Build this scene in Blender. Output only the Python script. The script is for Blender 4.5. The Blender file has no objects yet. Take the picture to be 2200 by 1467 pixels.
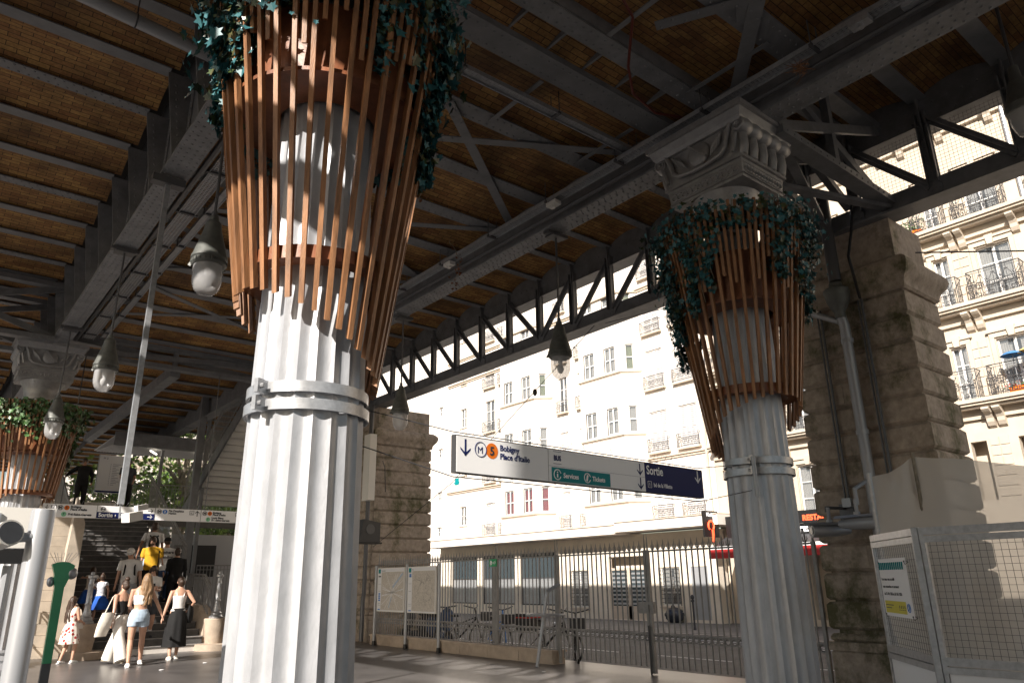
import bpy, math, random
from mathutils import Vector, Matrix
random.seed(7)
S = bpy.context.scene
C = S.collection
R = math.radians
V = Vector
PI = math.pi

# ------------------------------------------------------------------ camera
cam = bpy.data.objects.new('camera', bpy.data.cameras.new('camera'))
C.objects.link(cam)
RT, UP, FW = V((.7751, -.6316, -.0147)), V((-.1804, -.2438, .9529)), V((.6055, .7359, .3030))
CAMX = None
def set_cam():
    # yaw 39.18 deg to the right of the viaduct axis, pitched up 18 deg, rolled -.9 deg
    ya, pi_, ro = R(-39.1834), R(18.0631), R(-.8852)
    fw = V((-math.sin(ya)*math.cos(pi_), math.cos(ya)*math.cos(pi_), math.sin(pi_)))
    rt = fw.cross(V((0, 0, 1))).normalized(); up = rt.cross(fw)
    rt2 = rt*math.cos(ro)+up*math.sin(ro); up2 = up*math.cos(ro)-rt*math.sin(ro)
    m = Matrix((rt2, up2, -fw)).transposed().to_4x4(); m.translation = V((0, 0, 1.5))
    cam.matrix_world = m
    cam.data.sensor_width = 36; cam.data.lens = 1569.36/2200*36
    cam.data.clip_start = .05; cam.data.clip_end = 900
set_cam(); S.camera = cam
# ------------------------------------------------------------------ sky and sun
SUN_AZ, SUN_EL = 66., 31.          # direction the light travels, degrees from +Y towards +X
w = bpy.data.worlds.new('World'); S.world = w; w.use_nodes = True
nt = w.node_tree; bg = nt.nodes['Background']
sky = nt.nodes.new('ShaderNodeTexSky'); sky.sky_type = 'NISHITA'; sky.sun_disc = False
sky.sun_elevation = R(SUN_EL); sky.sun_rotation = R(SUN_AZ+180); sky.air_density = 1.2; sky.dust_density = 2.0
nt.links.new(sky.outputs[0], bg.inputs[0]); bg.inputs[1].default_value = .07
sl = bpy.data.lights.new('sun', 'SUN'); sl.energy = 5.0; sl.angle = R(.53); sl.color = (1, .93, .84)
so = bpy.data.objects.new('sun', sl); C.objects.link(so)
sd = V((math.sin(R(SUN_AZ))*math.cos(R(SUN_EL)), math.cos(R(SUN_AZ))*math.cos(R(SUN_EL)), -math.sin(R(SUN_EL))))
so.rotation_euler = sd.to_track_quat('-Z', 'Y').to_euler(); so.location = (-20, -15, 25)
S.view_settings.view_transform = 'Standard'; S.view_settings.look = 'None'
S.view_settings.gamma = 1; S.view_settings.exposure = 0.85
S.render.engine = 'CYCLES'
S.cycles.max_bounces = 8; S.cycles.diffuse_bounces = 5; S.cycles.transparent_max_bounces = 12

# ------------------------------------------------------------------ materials
def newmat(name):
    m = bpy.data.materials.new(name); m.use_nodes = True
    return m, m.node_tree.nodes, m.node_tree.links, m.node_tree.nodes['Principled BSDF']
def mat(name, col, rough=.6, metal=0, var=.12, scale=6., bump=.0, col2=None, stretch=(1, 1, 1), bscale=None, spec=.5, detail=5):
    m, n, l, b = newmat(name)
    b.inputs['Roughness'].default_value = rough; b.inputs['Metallic'].default_value = metal
    b.inputs['Specular IOR Level'].default_value = spec
    tc = n.new('ShaderNodeTexCoord'); mp = n.new('ShaderNodeMapping'); mp.inputs['Scale'].default_value = stretch
    l.new(tc.outputs['Object'], mp.inputs[0])
    nz = n.new('ShaderNodeTexNoise'); nz.inputs['Scale'].default_value = scale; nz.inputs['Detail'].default_value = detail
    nz.inputs['Roughness'].default_value = .65
    l.new(mp.outputs[0], nz.inputs[0])
    cr = n.new('ShaderNodeValToRGB'); cr.color_ramp.elements[0].position = .32; cr.color_ramp.elements[1].position = .7
    c2 = col2 or tuple(max(0, c*(1-2.2*var)) for c in col)
    cr.color_ramp.elements[0].color = (*c2, 1); cr.color_ramp.elements[1].color = (*[min(1, c*(1+var)) for c in col], 1)
    l.new(nz.outputs[0], cr.inputs[0]); l.new(cr.outputs[0], b.inputs['Base Color'])
    if bump:
        nb = n.new('ShaderNodeTexNoise'); nb.inputs['Scale'].default_value = bscale or scale*8; nb.inputs['Detail'].default_value = 4
        l.new(mp.outputs[0], nb.inputs[0]); bp = n.new('ShaderNodeBump'); bp.inputs['Strength'].default_value = bump
        bp.inputs['Distance'].default_value = .01; l.new(nb.outputs[0], bp.inputs['Height']); l.new(bp.outputs[0], b.inputs['Normal'])
    return m
def brickmat(name, c1, c2, mort, bw, rh, ms, uv=True, dirt=(.03, .015, .008), dirtamt=.75, rot=None):
    m, n, l, b = newmat(name); b.inputs['Roughness'].default_value = .75
    tc = n.new('ShaderNodeTexCoord'); src = tc.outputs['UV' if uv else 'Object']
    if rot:
        mp = n.new('ShaderNodeMapping'); mp.inputs['Rotation'].default_value = rot; l.new(src, mp.inputs[0]); src = mp.outputs[0]
    br = n.new('ShaderNodeTexBrick'); l.new(src, br.inputs[0]); br.inputs['Scale'].default_value = 1
    br.inputs['Brick Width'].default_value = bw; br.inputs['Row Height'].default_value = rh
    br.inputs['Mortar Size'].default_value = ms; br.inputs['Mortar Smooth'].default_value = .2
    br.inputs['Color1'].default_value = (*c1, 1); br.inputs['Color2'].default_value = (*c2, 1); br.inputs['Mortar'].default_value = (*mort, 1)
    nz = n.new('ShaderNodeTexNoise'); nz.inputs['Scale'].default_value = 1.3; nz.inputs['Detail'].default_value = 6; l.new(tc.outputs['Object'], nz.inputs[0])
    nz2 = n.new('ShaderNodeTexNoise'); nz2.inputs['Scale'].default_value = 30; l.new(tc.outputs['Object'], nz2.inputs[0])
    cr = n.new('ShaderNodeValToRGB'); cr.color_ramp.elements[0].position = .42; cr.color_ramp.elements[1].position = .72
    cr.color_ramp.elements[0].color = (0, 0, 0, 1); cr.color_ramp.elements[1].color = (dirtamt,)*3+(1,)
    l.new(nz.outputs[0], cr.inputs[0])
    mx = n.new('ShaderNodeMixRGB'); l.new(cr.outputs[0], mx.inputs[0]); l.new(br.outputs[0], mx.inputs[1]); mx.inputs[2].default_value = (*dirt, 1)
    mx2 = n.new('ShaderNodeMixRGB'); mx2.blend_type = 'OVERLAY'; mx2.inputs[0].default_value = .5; l.new(mx.outputs[0], mx2.inputs[1]); l.new(nz2.outputs[0], mx2.inputs[2])
    l.new(mx2.outputs[0], b.inputs['Base Color'])
    bp = n.new('ShaderNodeBump'); bp.inputs['Strength'].default_value = .5; bp.inputs['Distance'].default_value = .01; bp.invert = True
    l.new(br.outputs['Fac'], bp.inputs['Height']); l.new(bp.outputs[0], b.inputs['Normal'])
    return m
def plain(name, col, rough=.5, metal=0, emit=0, spec=.5):
    m, n, l, b = newmat(name); b.inputs['Base Color'].default_value = (*col, 1)
    b.inputs['Roughness'].default_value = rough; b.inputs['Metallic'].default_value = metal; b.inputs['Specular IOR Level'].default_value = spec
    if emit: b.inputs['Emission Color'].default_value = (*col, 1); b.inputs['Emission Strength'].default_value = emit
    return m
M = dict(
 paint=mat('viaduct_paint', (.20, .203, .212), .5, 0, .1, 3, .15),
 girder=mat('girder_paint', (.22, .223, .232), .45, 0, .14, 4, .2),
 truss=mat('truss_paint', (.175, .178, .186), .45, 0, .14, 4, .2),
 deck=mat('deck', (.09, .085, .08), .8, 0, .15, 1),
 silver=mat('column_paint', (.45, .46, .485), .40, .25, .07, 9, .16, bscale=45, stretch=(1, 1, .5), detail=10),
 silver2=mat('capital_paint', (.34, .335, .335), .4, .3, .1, 9, .3),
 brick=brickmat('vault_brick', (.44, .25, .082), (.27, .125, .045), (.035, .022, .014), .25, .075, .0045),
 wood=mat('slat_wood', (.33, .155, .068), .5, 0, .25, 5, .2, stretch=(4, 4, .25)),
 wood2=mat('ring_wood', (.24, .085, .035), .45, 0, .2, 4, .2),
 stone=mat('pier_stone', (.42, .35, .285), .85, 0, .16, 9, .45, bscale=70, detail=12),
 stone2=mat('wall_stone', (.46, .37, .29), .8, 0, .12, 3, .4),
 floor=mat('mastic_floor', (.115, .108, .108), .33, 0, .18, 1.1, .12, bscale=35),
 road=mat('asphalt', (.085, .082, .082), .8, 0, .2, 2.5, .3, bscale=90),
 side=mat('pavement', (.16, .15, .145), .75, 0, .15, 1.5, .2),
 kerb=mat('kerb', (.30, .28, .26), .8, 0, .12, 3, .2),
 white=plain('sign_white', (.86, .86, .87), .5, spec=.2), line=mat('road_paint', (.6, .6, .6), .7, 0, .2, 8),
 navy=plain('sign_navy', (.010, .018, .10), .6, spec=.15), teal=plain('sign_teal', (.0, .22, .24), .6, spec=.2),
 orange=plain('sign_orange', (.72, .17, .015), .6, spec=.2), green7=plain('sign_green', (.23, .55, .33), .4), blue2=plain('sign_blue', (.02, .17, .55), .4),
 black=plain('black', (.012, .012, .013), .45), dark=plain('dark_grey', (.05, .05, .052), .5),
 lampm=mat('lamp_metal', (.13, .135, .125), .5, .2, .12, 12, .1), steel=mat('galvanised_steel', (.45, .46, .48), .35, .5, .1, 20, .1),
 fence=mat('fence_paint', (.27, .262, .255), .5, .1, .12, 6, .1), iron=plain('wrought_iron', (.05, .05, .055), .5),
 cream=mat('facade_render', (.76, .70, .64), .8, 0, .03, 1.2, .05), creamtrim=mat('facade_trim', (.58, .49, .40), .8, 0, .06, 2, .1),
 cstone=mat('haussmann_stone', (.56, .48, .39), .8, 0, .06, 1.2, .1), gf=mat('ground_floor_render', (.76, .68, .58), .8, 0, .06, 1.2, .05),
 wframe=plain('white_paint', (.72, .70, .68), .4), shutter=plain('shutter_paint', (.66, .635, .62), .5),
 curtain=plain('curtain', (.66, .64, .60), .8), redc=plain('red_curtain', (.50, .035, .04), .8), greenc=plain('green_curtain', (.34, .38, .2), .8),
 red=plain('awning_red', (.45, .03, .03), .6), neon=plain('neon_red', (.9, .09, .03), .5, emit=1.2), neonw=plain('letter_white', (.85, .85, .85), .5, emit=.6),
 green=mat('post_green', (.05, .38, .17), .25, 0, .06, 5), skin=mat('skin', (.52, .30, .21), .5, 0, .06, 8), skin2=mat('dark_skin', (.30, .15, .09), .5, 0, .06, 8),
 hairb=mat('brown_hair', (.055, .028, .016), .45, 0, .3, 40, .5, stretch=(1, 1, .12)), hairl=mat('light_brown_hair', (.27, .16, .08), .45, 0, .35, 40, .5, stretch=(1, 1, .12)),
 tshirt=mat('white_cotton', (.74, .73, .72), .85, 0, .05, 9, .3, bscale=18), ochre=mat('yellow_cotton', (.60, .33, .015), .85, 0, .08, 9, .3, bscale=18),
 blackc=mat('black_cloth', (.006, .006, .007), .85, 0, .2, 9, .3, bscale=18), jean=mat('light_denim', (.40, .50, .62), .85, 0, .08, 12, .3), bluejean=mat('blue_denim', (.05, .09, .18), .85, 0, .12, 12, .3),
 bluesk=mat('blue_cloth', (.012, .11, .55), .8, 0, .2, 7, .3, bscale=14), linen=mat('white_linen', (.74, .71, .66), .85, 0, .06, 10, .4, bscale=20),
 greyc=mat('dark_grey_cloth', (.05, .055, .065), .85, 0, .15, 9), canvas=mat('canvas', (.76, .72, .64), .85, 0, .04, 9, .3, bscale=20),
 stair=mat('stair_stone', (.115, .11, .108), .5, 0, .2, 5, .2), stairw=mat('parapet_and_lit_riser', (.62, .58, .54), .6, 0, .08, 4, .1), nosing=mat('stair_nosing', (.36, .34, .33), .5, 0, .15, 8),
 bark=mat('bark', (.30, .26, .20), .85, 0, .25, 6, .5), soil=plain('soil', (.03, .02, .015), .9),
 redb=brickmat('red_brick', (.30, .14, .08), (.20, .085, .05), (.25, .22, .2), .22, .07, .01, uv=False, rot=(R(90), 0, 0)),
 tile=mat('base_blocks', (.50, .43, .35), .7, 0, .1, 3, .2), pole=plain('pole_grey', (.36, .37, .39), .35, .2), pipe=plain('pipe_grey', (.10, .10, .105), .4, .2),
 plastic=plain('white_plastic', (.72, .70, .66), .4), redcab=plain('red_cable', (.12, .02, .012), .5), pinkf=plain('orange_flower', (.65, .13, .03), .7), bagp=plain('bin_bag', (.03, .035, .05), .25),
 gold=plain('sign_yellow', (.60, .52, .01), .5), paper=plain('paper', (.74, .74, .76), .5), ink=plain('ink', (.03, .03, .04), .6), mapg=mat('map_print', (.58, .53, .47), .5, 0, .12, 30), umb=plain('umbrella_blue', (.06, .20, .45), .7), umb2=plain('umbrella_yellow', (.7, .5, .2), .7), corr=plain('corrugated_white', (.55, .53, .52), .5),
)
def m_leaf(name, col, col2):
    m, n, l, b = newmat(name); b.inputs['Roughness'].default_value = .38
    g = n.new('ShaderNodeNewGeometry'); nz = n.new('ShaderNodeTexNoise'); nz.inputs['Scale'].default_value = 3.5
    tc = n.new('ShaderNodeTexCoord'); l.new(tc.outputs['Object'], nz.inputs[0])
    ad = n.new('ShaderNodeMath'); ad.operation = 'ADD'; l.new(g.outputs['Random Per Island'], ad.inputs[0]); l.new(nz.outputs[0], ad.inputs[1])
    cr = n.new('ShaderNodeValToRGB'); cr.color_ramp.elements[0].position = .55; cr.color_ramp.elements[1].position = 1.25 if False else 1.0
    cr.color_ramp.elements[0].color = (*col, 1); cr.color_ramp.elements[1].color = (*col2, 1)
    e = cr.color_ramp.elements.new(.72); e.color = (col[0]*1.8+.01, col[1]*1.9+.01, col[2]*1.1, 1); e = cr.color_ramp.elements.new(.78); e.color = (.11, .085, .035, 1); e = cr.color_ramp.elements.new(.80); e.color = (*[c*.5 for c in col2], 1)
    l.new(ad.outputs[0], cr.inputs[0]); l.new(cr.outputs[0], b.inputs['Base Color']); return m
M['ivy'] = m_leaf('ivy_leaf', (.022, .036, .022), (.04, .15, .17))
M['ivyg'] = m_leaf('green_ivy_leaf', (.03, .05, .02), (.07, .15, .05))
M['leaf'] = m_leaf('tree_leaf', (.05, .10, .02), (.16, .24, .05))
def m_glass(name, tint, rough, fac):
    m, n, l, b = newmat(name); b.inputs['Base Color'].default_value = (*tint, 1); b.inputs['Roughness'].default_value = rough
    t = n.new('ShaderNodeBsdfTransparent'); mx = n.new('ShaderNodeMixShader'); mx.inputs[0].default_value = fac
    l.new(t.outputs[0], mx.inputs[1]); l.new(b.outputs[0], mx.inputs[2]); l.new(mx.outputs[0], n['Material Output'].inputs[0]); return m
M['bulb'] = m_glass('lamp_glass', (.62, .62, .63), .12, .42)
M['pane'] = m_glass('window_glass', (.15, .17, .19), .05, .32)
M['spane'] = plain('dark_pane', (.045, .06, .07), .08)
M['tarp'] = m_glass('dust_tarpaulin', (.72, .68, .63), .6, .74)
def m_flower(name, base, spot, sc=9., thr=.2):
    m, n, l, b = newmat(name); b.inputs['Roughness'].default_value = .85
    tc = n.new('ShaderNodeTexCoord'); v = n.new('ShaderNodeTexVoronoi'); v.inputs['Scale'].default_value = sc; l.new(tc.outputs['Object'], v.inputs[0])
    nz = n.new('ShaderNodeTexNoise'); nz.inputs['Scale'].default_value = sc*3; l.new(tc.outputs['Object'], nz.inputs[0])
    ad = n.new('ShaderNodeMath'); ad.operation = 'MULTIPLY_ADD'; l.new(nz.outputs[0], ad.inputs[0]); ad.inputs[1].default_value = .5; l.new(v.outputs[0], ad.inputs[2])
    cr = n.new('ShaderNodeValToRGB'); cr.color_ramp.interpolation = 'CONSTANT'; cr.color_ramp.elements[0].color = (*spot, 1); cr.color_ramp.elements[1].color = (*base, 1); cr.color_ramp.elements[1].position = thr+.25
    l.new(ad.outputs[0], cr.inputs[0]); l.new(cr.outputs[0], b.inputs['Base Color']); return m
M['fdress'] = m_flower('poppy_print', (.72, .66, .60), (.34, .03, .025), 13, .36)
M['fblue'] = m_flower('blue_print', (.62, .64, .70), (.04, .08, .25), 26, .22)
M['fdark'] = m_flower('dark_print', (.012, .014, .03), (.2, .2, .25), 30, .05)
# corrugated look is modelled; the pier gets moss by height of its own stone
def pier_mat():
    m = M['stone']; n, l = m.node_tree.nodes, m.node_tree.links; b = n['Principled BSDF']
    tc = n.new('ShaderNodeTexCoord'); nz = n.new('ShaderNodeTexNoise'); nz.inputs['Scale'].default_value = .9; nz.inputs['Detail'].default_value = 8; nz.inputs['Roughness'].default_value = .75
    mp = n.new('ShaderNodeMapping'); mp.inputs['Scale'].default_value = (1, 1, .8); l.new(tc.outputs['Object'], mp.inputs[0]); l.new(mp.outputs[0], nz.inputs[0])
    cr = n.new('ShaderNodeValToRGB'); cr.color_ramp.elements[0].position = .5; cr.color_ramp.elements[1].position = .62
    old = b.inputs['Base Color'].links[0].from_socket
    mx = n.new('ShaderNodeMixRGB'); l.new(nz.outputs[0], cr.inputs[0]); l.new(cr.outputs[0], mx.inputs[0]); l.new(old, mx.inputs[1]); mx.inputs[2].default_value = (.10, .095, .045, 1)
    l.new(mx.outputs[0], b.inputs['Base Color'])
pier_mat()

# ------------------------------------------------------------------ mesh helpers
FR = {}
class MB:
    def __init__(s): s.v = []; s.f = []; s.uv = {}
    def add(s, vs, fs):
        o = len(s.v); s.v += [V(p) for p in vs]; s.f += [tuple(i+o for i in f) for f in fs]; return s
    def box(s, a, b):
        x0, y0, z0 = a; x1, y1, z1 = b
        return s.add([(x0, y0, z0), (x1, y0, z0), (x1, y1, z0), (x0, y1, z0), (x0, y0, z1), (x1, y0, z1), (x1, y1, z1), (x0, y1, z1)],
                     [(0, 3, 2, 1), (4, 5, 6, 7), (0, 1, 5, 4), (1, 2, 6, 5), (2, 3, 7, 6), (3, 0, 4, 7)])
    def bar(s, p, q, w, h, up=(0, 0, 1)):
        p, q = V(p), V(q); d = (q-p).normalized(); up = V(up)
        sx = d.cross(up)
        if sx.length < 1e-4: sx = d.cross(V((1, 0, 0)))
        sx.normalize(); uz = sx.cross(d)
        vs = [c+sx*(w/2*a)+uz*(h/2*b) for c in (p, q) for a, b in ((-1, -1), (1, -1), (1, 1), (-1, 1))]
        return s.add(vs, [(3, 2, 1, 0), (4, 5, 6, 7), (0, 1, 5, 4), (1, 2, 6, 5), (2, 3, 7, 6), (3, 0, 4, 7)])
    def tube(s, pts, r, n=8, cap=True, flat=1.):
        pts = [V(p) for p in pts]; rs = r if isinstance(r, (list, tuple)) else [r]*len(pts)
        rings = []; prev = None
        for i, p in enumerate(pts):
            d = (pts[min(i+1, len(pts)-1)]-pts[max(i-1, 0)]).normalized()
            if prev is None:
                a = d.cross(V((0, 0, 1)));  a = a if a.length > 1e-3 else d.cross(V((1, 0, 0)))
            else: a = prev-d*prev.dot(d)
            a.normalize(); prev = a; b = d.cross(a)
            rings.append([p+(a*math.cos(t)+b*math.sin(t)*flat)*rs[i] for t in [2*PI*k/n for k in range(n)]])
        vs = [v for g in rings for v in g]; fs = []
        for i in range(len(rings)-1):
            for k in range(n): fs.append((i*n+k, i*n+(k+1) % n, (i+1)*n+(k+1) % n, (i+1)*n+k))
        if cap: fs += [tuple(range(n-1, -1, -1)), tuple((len(rings)-1)*n+k for k in range(n))]
        return s.add(vs, fs)
    def lathe(s, prof, c=(0, 0, 0), n=20, fn=None, cap=True):
        c = V(c); vs = []; fs = []
        for r, z in prof:
            for k in range(n):
                t = 2*PI*k/n; rr = r*(fn(k, n) if fn else 1); vs.append(c+V((rr*math.cos(t), rr*math.sin(t), z)))
        for i in range(len(prof)-1):
            for k in range(n): fs.append((i*n+k, i*n+(k+1) % n, (i+1)*n+(k+1) % n, (i+1)*n+k))
        if cap: fs += [tuple(range(n-1, -1, -1)), tuple((len(prof)-1)*n+k for k in range(n))]
        return s.add(vs, fs)
    def ell(s, c, r, n=12, m=8):
        r = (r, r, r) if not isinstance(r, (tuple, list)) else r; c = V(c)
        vs = [c+V((0, 0, -r[2]))]; fs = []
        for i in range(1, m):
            a = -PI/2+PI*i/m
            for k in range(n):
                t = 2*PI*k/n; vs.append(c+V((r[0]*math.cos(a)*math.cos(t), r[1]*math.cos(a)*math.sin(t), r[2]*math.sin(a))))
        vs.append(c+V((0, 0, r[2]))); L = len(vs)-1
        for k in range(n):
            fs.append((0, 1+(k+1) % n, 1+k)); fs.append((L, L-n+k, L-n+(k+1) % n))
        for i in range(m-2):
            for k in range(n): fs.append((1+i*n+k, 1+i*n+(k+1) % n, 1+(i+1)*n+(k+1) % n, 1+(i+1)*n+k))
        return s.add(vs, fs)
    def prism(s, poly, d):      # poly: 3D points, extruded by vector d
        n = len(poly); d = V(d); vs = [V(p) for p in poly]; vs += [p+d for p in vs[:n]]
        return s.add(vs, [tuple(range(n-1, -1, -1)), tuple(range(n, 2*n))]+[(i, (i+1) % n, n+(i+1) % n, n+i) for i in range(n)])
    def rivet(s, p, nrm, r=.014):
        r *= 1.3; p = V(p); nrm = V(nrm).normalized(); a = nrm.orthogonal().normalized(); b = nrm.cross(a)
        vs = [p+(a*math.cos(t)+b*math.sin(t))*r for t in [PI/3*k for k in range(6)]]
        vs += [p+nrm*r*.55+(a*math.cos(t)+b*math.sin(t))*r*.6 for t in [PI/3*k for k in range(6)]]+[p+nrm*r*.75]
        return s.add(vs, [(k, (k+1) % 6, 6+(k+1) % 6, 6+k) for k in range(6)]+[(6+k, 6+(k+1) % 6, 12) for k in range(6)])
    def ring(s, c, r, t, axis='x', n=12, a0=0, a1=2*PI, m=4):
        c = V(c); pts = []
        for k in range(n+1):
            a = a0+(a1-a0)*k/n; u, w_ = r*math.cos(a), r*math.sin(a)
            pts.append(c+(V((0, u, w_)) if axis == 'x' else V((u, 0, w_)) if axis == 'y' else V((u, w_, 0))))
        return s.tube(pts, t, m, cap=False)
    def mesh(s, name):
        me = bpy.data.meshes.new(name); me.from_pydata([tuple(v) for v in s.v], [], s.f); me.update(); return me
    def build(s, name, m, parent=None, smooth=False, local=False, **kw):
        if parent is not None and not local:
            loc, rz = FR.get(parent.name, (V((0, 0, 0)), 0)); rm = Matrix.Rotation(-rz, 3, 'Z')
            s.v = [rm @ (v-loc) for v in s.v]
        me = s.mesh(name)
        if s.uv:
            ul = me.uv_layers.new(name='UVMap')
            for lo in me.loops: ul.data[lo.index].uv = s.uv.get(lo.vertex_index, (0, 0))
        return link(name, me, m, parent, smooth, **kw)
def link(name, me, m, parent=None, smooth=False, **kw):
    me.materials.clear(); me.materials.append(M[m] if isinstance(m, str) else m)
    if smooth:
        me.polygons.foreach_set('use_smooth', [True]*len(me.polygons))
        if smooth != 'all':
            try: me.set_sharp_from_angle(angle=R(40))
            except Exception: pass
    o = bpy.data.objects.new(name, me); C.objects.link(o)
    if parent is not None:
        o.parent = parent; FR[o.name] = FR.get(parent.name, (V((0, 0, 0)), 0))
    for k, v in kw.items(): o[k] = v
    return o
def thing(name, label, cat, loc=(0, 0, 0), rz=0, group=None):
    o = bpy.data.objects.new(name, None); C.objects.link(o); o.location = loc; o.rotation_euler = (0, 0, rz)
    o.empty_display_size = .1; FR[o.name] = (V(loc), rz); o['label'] = label; o['category'] = cat
    if group: o['group'] = group
    return o
def copy_tree(o, parent=None):
    c = o.copy(); C.objects.link(c); c.parent = parent; FR[c.name] = FR.get(parent.name if parent else o.name, FR.get(o.name))
    for ch in [x for x in C.objects if x.parent == o]: copy_tree(ch, c)
    return c
def dup(o, loc, rz=None, label=None):
    c = copy_tree(o); c.location = loc
    if rz is not None: c.rotation_euler = (0, 0, rz)
    FR[c.name] = (V(loc), c.rotation_euler[2])
    if label: c['label'] = label
    return c
def text(s, m, parent, o, ux, size, name='lettering', bold=0., axis=None, sx=1., local=True, align='LEFT'):
    """flat lettering; o: origin (local of parent), ux: reading direction, up = z; size: cap height-ish"""
    cu = bpy.data.curves.new('t', 'FONT'); cu.body = s; cu.size = size*1.38; cu.offset = bold; cu.align_x = align; cu.resolution_u = 3
    cu.extrude = .0006
    ob = bpy.data.objects.new('t', cu); C.objects.link(ob); dg = bpy.context.evaluated_depsgraph_get(); dg.update()
    me = bpy.data.meshes.new_from_object(ob.evaluated_get(dg)); bpy.data.objects.remove(ob)
    ux = V(ux).normalized(); uz = V((0, 0, 1)) if axis is None else V(axis); un = ux.cross(uz)
    o = V(o)
    for v in me.vertices: c = v.co.copy(); v.co = o+ux*c.x*sx+uz*c.y+un*c.z
    return link(name, me, m, parent)

# ================================================================== SETTING
ST = dict(kind='structure')
MB().add([(-400, -400, -.165), (500, -400, -.165), (500, 600, -.165), (-400, 600, -.165)], [(0, 1, 2, 3)]).build('ground', 'road', **ST)
MB().box((10.78, -60, -.16), (17.6, 90, -.12)).build('road', 'road', **ST)
MB().box((-7.5, -14, -.16), (10.55, 46, 0)).build('plaza', 'floor', **ST)
MB().box((10.555, -14, -.16), (10.777, 60, -.03)).build('kerb', 'kerb', **ST)
MB().box((17.83, -60, -.16), (60, 90, 0)).build('pavement', 'side', **ST)
MB().box((17.6, -60, -.16), (17.827, 90, -.005)).build('kerb', 'kerb', **ST)
rp = MB()
for x, a, b in [(13.35, -40, 80), (17.25, -40, 80), (16.75, -40, 80)]:
    if x == 13.35:
        y = a
        while y < b: rp.box((x, y, -.119), (x+.1, y+1.9, -.116)); y += 3.1
    else: rp.box((x, a, -.119), (x+.09, b, -.116))
rp.build('road_markings', 'line', **ST)

# ================================================================== ELEVATED VIADUCT
via = thing('elevated_viaduct', 'dark riveted iron railway viaduct with ochre brick vaults overhead', 'viaduct', (4.45, 4.5, 6.6))
ZC, ZM = 7.83, 7.08
MB().box((-2.7, -10, 8.32), (10.45, 34, 8.80)).build('deck', 'deck', via)
MB().box((-2.7, 34.003, 8.32), (7.2, 48, 8.80)).build('deck', 'deck', via)
MB().box((-2.7, -10, 8.803), (-2.5, 34, 9.2)).build('parapet', 'truss', via)
def vault(x0, x1, ys, z, rise=.13, hw=.1):
    b = MB(); N = 8; nx = 2
    for y0, y1 in zip(ys[:-1], ys[1:]):
        a, c = y0+hw*.55, y1-hw*.55
        if c-a < .2: continue
        base = len(b.v); s = 0; pr = None; vs = []
        for i in range(N+1):
            t = i/N; yy = a+(c-a)*t; zz = z+.03+rise*math.sin(PI*t)**.8
            if pr: s += math.hypot(yy-pr[0], zz-pr[1])
            pr = (yy, zz)
            for j in range(nx):
                b.uv[base+len(vs)] = (x0+(x1-x0)*j, s+y0*3.1); vs.append((x0+(x1-x0)*j, yy, zz))
        b.add(vs, [(i*2, i*2+1, i*2+3, i*2+2) for i in range(N)])
    return b
def joist(x0, x1, y, z, w_, riv=False):
    b = MB().box((x0, y-w_/2, z-.018), (x1, y+w_/2, z)).box((x0, y-.012, z), (x1, y+.012, z+.48))
    if riv:
        x = x0+.06
        while x < x1-.04:
            b.rivet((x, y-w_*.3, z-.018), (0, 0, -1)); b.rivet((x+.055, y+w_*.3, z-.018), (0, 0, -1)); x += .11
    return b
yl = [7.81+1.09*k for k in range(-9, 37)]
yr = [4.2-1.05*k for k in range(6, 0, -1)]+[4.22]+[11.25+1.055*k for k in range(-6, 22)]
ym = [4.45+1.2*k for k in range(-5, 0)]+[5.14, 6.34, 7.53]+[8.72+1.2*k for k in range(0, 31)]
ym[4] = 3.25
vault(-1.92, 1.70, yl, ZC).build('brick_vault', 'brick', via)
vault(7.0, 10.05, yr, ZC).build('brick_vault', 'brick', via)
vault(1.98, 6.95, [y for y in ym], ZM, .14, .16).build('brick_vault', 'brick', via)
for i, y in enumerate(yl[5:]): joist(-1.92, 1.60, y, ZC, .20, i % 3 == 0 and y > 6).build('joist', 'paint', via)
for i, y in enumerate(yr[3:]): joist(7.0, 10.0, y, ZC, .17 if y > 5 else .24, y < 12 and y > 5).build('joist', 'paint', via)
for i, y in enumerate(ym[2:]):
    joist(2.0, 6.95, y, ZM, .27 if y > 5.3 else .34, y < 11).build('joist', 'paint', via)
# wide flange beside the dark service channel over the middle bay
b = MB().box((2.0, 4.34, ZM-.03), (6.95, 4.58, ZM-.01)).box((2.0, 4.33, ZM), (6.95, 4.35, ZM+.5)).box((2.0, 4.965, ZM), (6.95, 4.985, ZM+.5))
for x in [2.1+.11*k for k in range(44)]:
    b.rivet((x, 4.40, ZM-.03), (0, 0, -1)); b.rivet((x+.055, 4.52, ZM-.03), (0, 0, -1))
for x in [2.4+.55*k for k in range(8)]: b.box((x, 4.36, ZM+.05), (x+.03, 4.96, ZM+.5))
b.build('channel_beam', 'girder', via)
MB().box((2.0, 4.3, ZM+.55), (6.95, 5.0, ZM+.6)).build('channel_lining', 'dark', via)
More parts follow.
